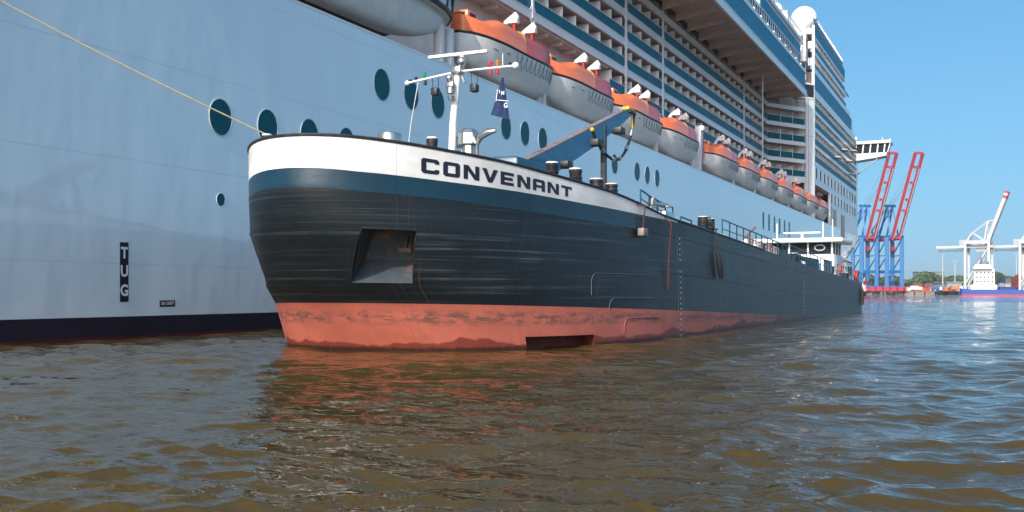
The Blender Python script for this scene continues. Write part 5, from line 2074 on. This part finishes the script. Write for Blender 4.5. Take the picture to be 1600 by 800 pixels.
for ci, (px, n_, cc) in enumerate(((1424, 1, 'white'), (1433, 2, 'red'), (1443, 1, 'orange'), (1450, 2, 'red'), (1459, 1, 'white'), (1468, 1, 'blue'), (1476, 1, 'orange'), (1487, 1, 'brown'))):
    for t_ in range(n_):
        c = cc if t_ == 0 else 'brown'
        container(px, 690, t_, c, f'{c} container {"on top of" if t_ else "at"} the {["first", "second", "third", "fourth", "fifth", "sixth", "seventh", "eighth"][ci]} spot right of the blue cranes')
# red hatch covers / equipment under the blue cranes
for i, px in enumerate((1352, 1362, 1373, 1384, 1395, 1406, 1417)):
    p = Vector(far(px, 700))
    w = MB()
    w.add([(-2.1, -1.5, 0), (2.1, -1.5, 0), (2.1, 1.5, 0), (-2.1, 1.5, 0), (-1.4, -1.2, 3.2), (1.2, -1.2, 3.2), (1.2, 1.2, 3.2), (-1.4, 1.2, 3.2)],
          [(0, 3, 2, 1), (4, 5, 6, 7), (0, 1, 5, 4), (1, 2, 6, 5), (2, 3, 7, 6), (3, 0, 4, 7)])
    w.box(-2.2, 2.2, -1.6, 1.6, -.0, .4)
    for x in (-1.5, 0, 1.5):
        w.lathe([(.5, 0), (.5, .5)], x, -1.7, 10, 0, .1)
    o = w.build('bogie_unit', 'crane_red', None)
    o.location = (p.x, p.y, QZ)
    o.rotation_euler = (0, 0, AZ)
    tag(o, ['first', 'second', 'third', 'fourth', 'fifth', 'sixth', 'last'][i] + ' pinkish red steel unit from the left on the quay under the blue cranes', 'machinery', 'red steel units under the blue cranes')
def truck(px, d, m_, label):
    p = Vector(far(px, d))
    t = thing('truck', (p.x, p.y, QZ), label, 'truck', 'trucks on the far quay')
    x, y = p.x, p.y
    MB().bbox(x - 3, x + 2.2, y - 1.2, y + 1.2, QZ + .9, QZ + 3.4, .1).build('cargo_box', m_, t)
    MB().bbox(x + 2.4, x + 4.2, y - 1.1, y + 1.1, QZ + .6, QZ + 2.7, .2).build('cab', 'white', t)
    for dx in (-2.2, -1.1, 3.3):
        MB().tube([(x + dx, y - 1.25, QZ + .5), (x + dx, y + 1.25, QZ + .5)], .5, 12).build('wheel', 'rubber', t)
truck(1430, 672, 'cont_white', 'small white box truck on the quay right of the blue cranes')
truck(1462, 672, 'cont_blue', 'small blue box truck on the quay near the taller light mast')
truck(1494, 668, 'cont_orange', 'small orange truck on the quay just left of the cargo ship')
# lamp masts
for px, d, h in ((1473, 660, 25), (1492, 760, 22), (1588, 700, 25), (1412, 900, 20)):
    p = Vector(far(px, d))
    t = thing('light_mast', (p.x, p.y, QZ), {1473: 'pale light mast standing left of the white crane, the taller one', 1492: 'pale light mast close to the left leg of the white crane, the shorter one', 1588: 'pale light mast at the right above the container stack', 1412: 'thin light mast behind the right blue crane'}[px], 'light mast', 'light masts on the far quay')
    MB().tube([(p.x, p.y, QZ), (p.x, p.y, QZ + h)], .35, 8, rs=[.45, .25]).build('pole', 'crane_white', t)
    MB().bbox(p.x - 2, p.x + 2, p.y - .6, p.y + .6, QZ + h, QZ + h + .6, .1).build('floodlight', 'crane_grey', t)
# sheds and the long building on the hill
def building(px0, px1, d, z0, z1, name, m_, label):
    a, b = Vector(far(px0, d)), Vector(far(px1, d))
    c = (a + b) / 2
    t = thing(name, (c.x, c.y, z0), label, 'building')
    v = (b - a).normalized()
    n = Vector((-v.y, v.x, 0))
    w = MB()
    vs = [(q.x, q.y, z) for z in (z0, z1) for q in (a, b, b + n * 20, a + n * 20)]
    w.add(vs, [(0, 3, 2, 1), (0, 1, 5, 4), (1, 2, 6, 5), (2, 3, 7, 6), (3, 0, 4, 7)])
    w.build('wall', m_, t)
    vs = [(q.x, q.y, z) for z in (z1, z1 + .5) for q in (a - v - n, b + v - n, b + v + n * 21, a - v + n * 21)]
    MB().add(vs, [(0, 3, 2, 1), (4, 5, 6, 7), (0, 1, 5, 4), (1, 2, 6, 5), (2, 3, 7, 6), (3, 0, 4, 7)]).build('roof', 'crane_grey', t)
    ww = MB()
    L3 = (b - a).length
    k = 2.
    while k < L3 - 3:
        p0 = a + v * k - n * .06
        p1 = a + v * (k + 2.2) - n * .06
        zz = (z0 + z1) / 2
        ww.bar((p0.x, p0.y, zz), (p1.x, p1.y, zz), .08, (z1 - z0) * .3)
        k += 5
    ww.build('window_row', 'cabin_glass', t)
    return t
building(1436, 1476, 1250, 17, 27, 'long_building', 'shed', 'long grey flat roofed building rising above the distant trees')
building(1480, 1503, 700, QZ, 8.5, 'harbour_shed', 'crane_grey', 'low grey shed on the quay left of the cargo ship')

# distant woods: one mass of leaf clumps on rising ground
def wood(name, px0, px1, d, ztop, n, seed):
    r3 = random.Random(seed)
    w = MB()
    for i in range(n):
        px = px0 + (px1 - px0) * r3.random()
        dd = d + r3.uniform(-40, 120)
        hump = .72 + .28 * math.sin(px * .09 + seed) * math.sin(px * .031 + 1)
        zt = QZ + (ztop - QZ) * hump
        z = QZ + (zt - QZ) * r3.random() ** .6
        p = Vector(far(px, dd))
        s_ = r3.uniform(1.2, 3.4)
        # ragged clump: a few skewed quads
        for q in range(4):
            a = r3.uniform(0, math.pi); e = r3.uniform(-.6, .9)
            ax = Vector((math.cos(a), math.sin(a), 0)) * s_
            up = Vector((-math.sin(a) * math.sin(e), math.cos(a) * math.sin(e), math.cos(e))) * s_ * .8
            c = Vector((p.x + r3.uniform(-1, 1) * s_, p.y + r3.uniform(-1, 1) * s_, z + r3.uniform(-.6, .6) * s_))
            w.add([c - ax - up * .7, c + ax * .8 - up, c + ax + up * .6, c - ax * .4 + up], [(0, 1, 2, 3)])
    tag(w.build(name, 'foliage', None, fix=False), kind='stuff', label='dense green wood along the far shore', cat='wood')
wood('distant_wood', 1330, 1760, 1150, 23, 14000, 3)
hl = MB()
vs, fs = [], []
for i in range(60):
    px = 1200 + i * 12
    for j, (dd, z) in enumerate(((1130, QZ + .02), (1230, 9 + 2 * math.sin(i * .4)), (1500, 13 + 3 * math.sin(i * .23 + 1)), (3000, QZ))):
        vs.append(far(px, dd, z))
for i in range(59):
    for j in range(3):
        fs.append((i * 4 + j, (i + 1) * 4 + j, (i + 1) * 4 + j + 1, i * 4 + j + 1))
hl.add(vs, fs)
tag(hl.build('far_hills', 'foliage', None, fix=False), kind='structure')

# ------------------------------------------------------------------ light river haze
hz = MB().box(-6500, 6500, -600, 7600, -3.2, 135).build('haze', 'white', None)
hz.data.materials.clear()
hm = bpy.data.materials.new('haze_air')
hm.use_nodes = True
ht = hm.node_tree
for n in list(ht.nodes):
    if n.type == 'BSDF_PRINCIPLED': ht.nodes.remove(n)
pv = ht.nodes.new('ShaderNodeVolumePrincipled')
pv.inputs['Color'].default_value = (.86, .92, 1, 1)
pv.inputs['Density'].default_value = .00013
pv.inputs['Anisotropy'].default_value = .2
ht.links.new(pv.outputs[0], [n for n in ht.nodes if n.type == 'OUTPUT_MATERIAL'][0].inputs['Volume'])
hz.data.materials.append(hm)
tag(hz, kind='stuff')

for o in bpy.data.objects:
    if '_b' in o: del o['_b']
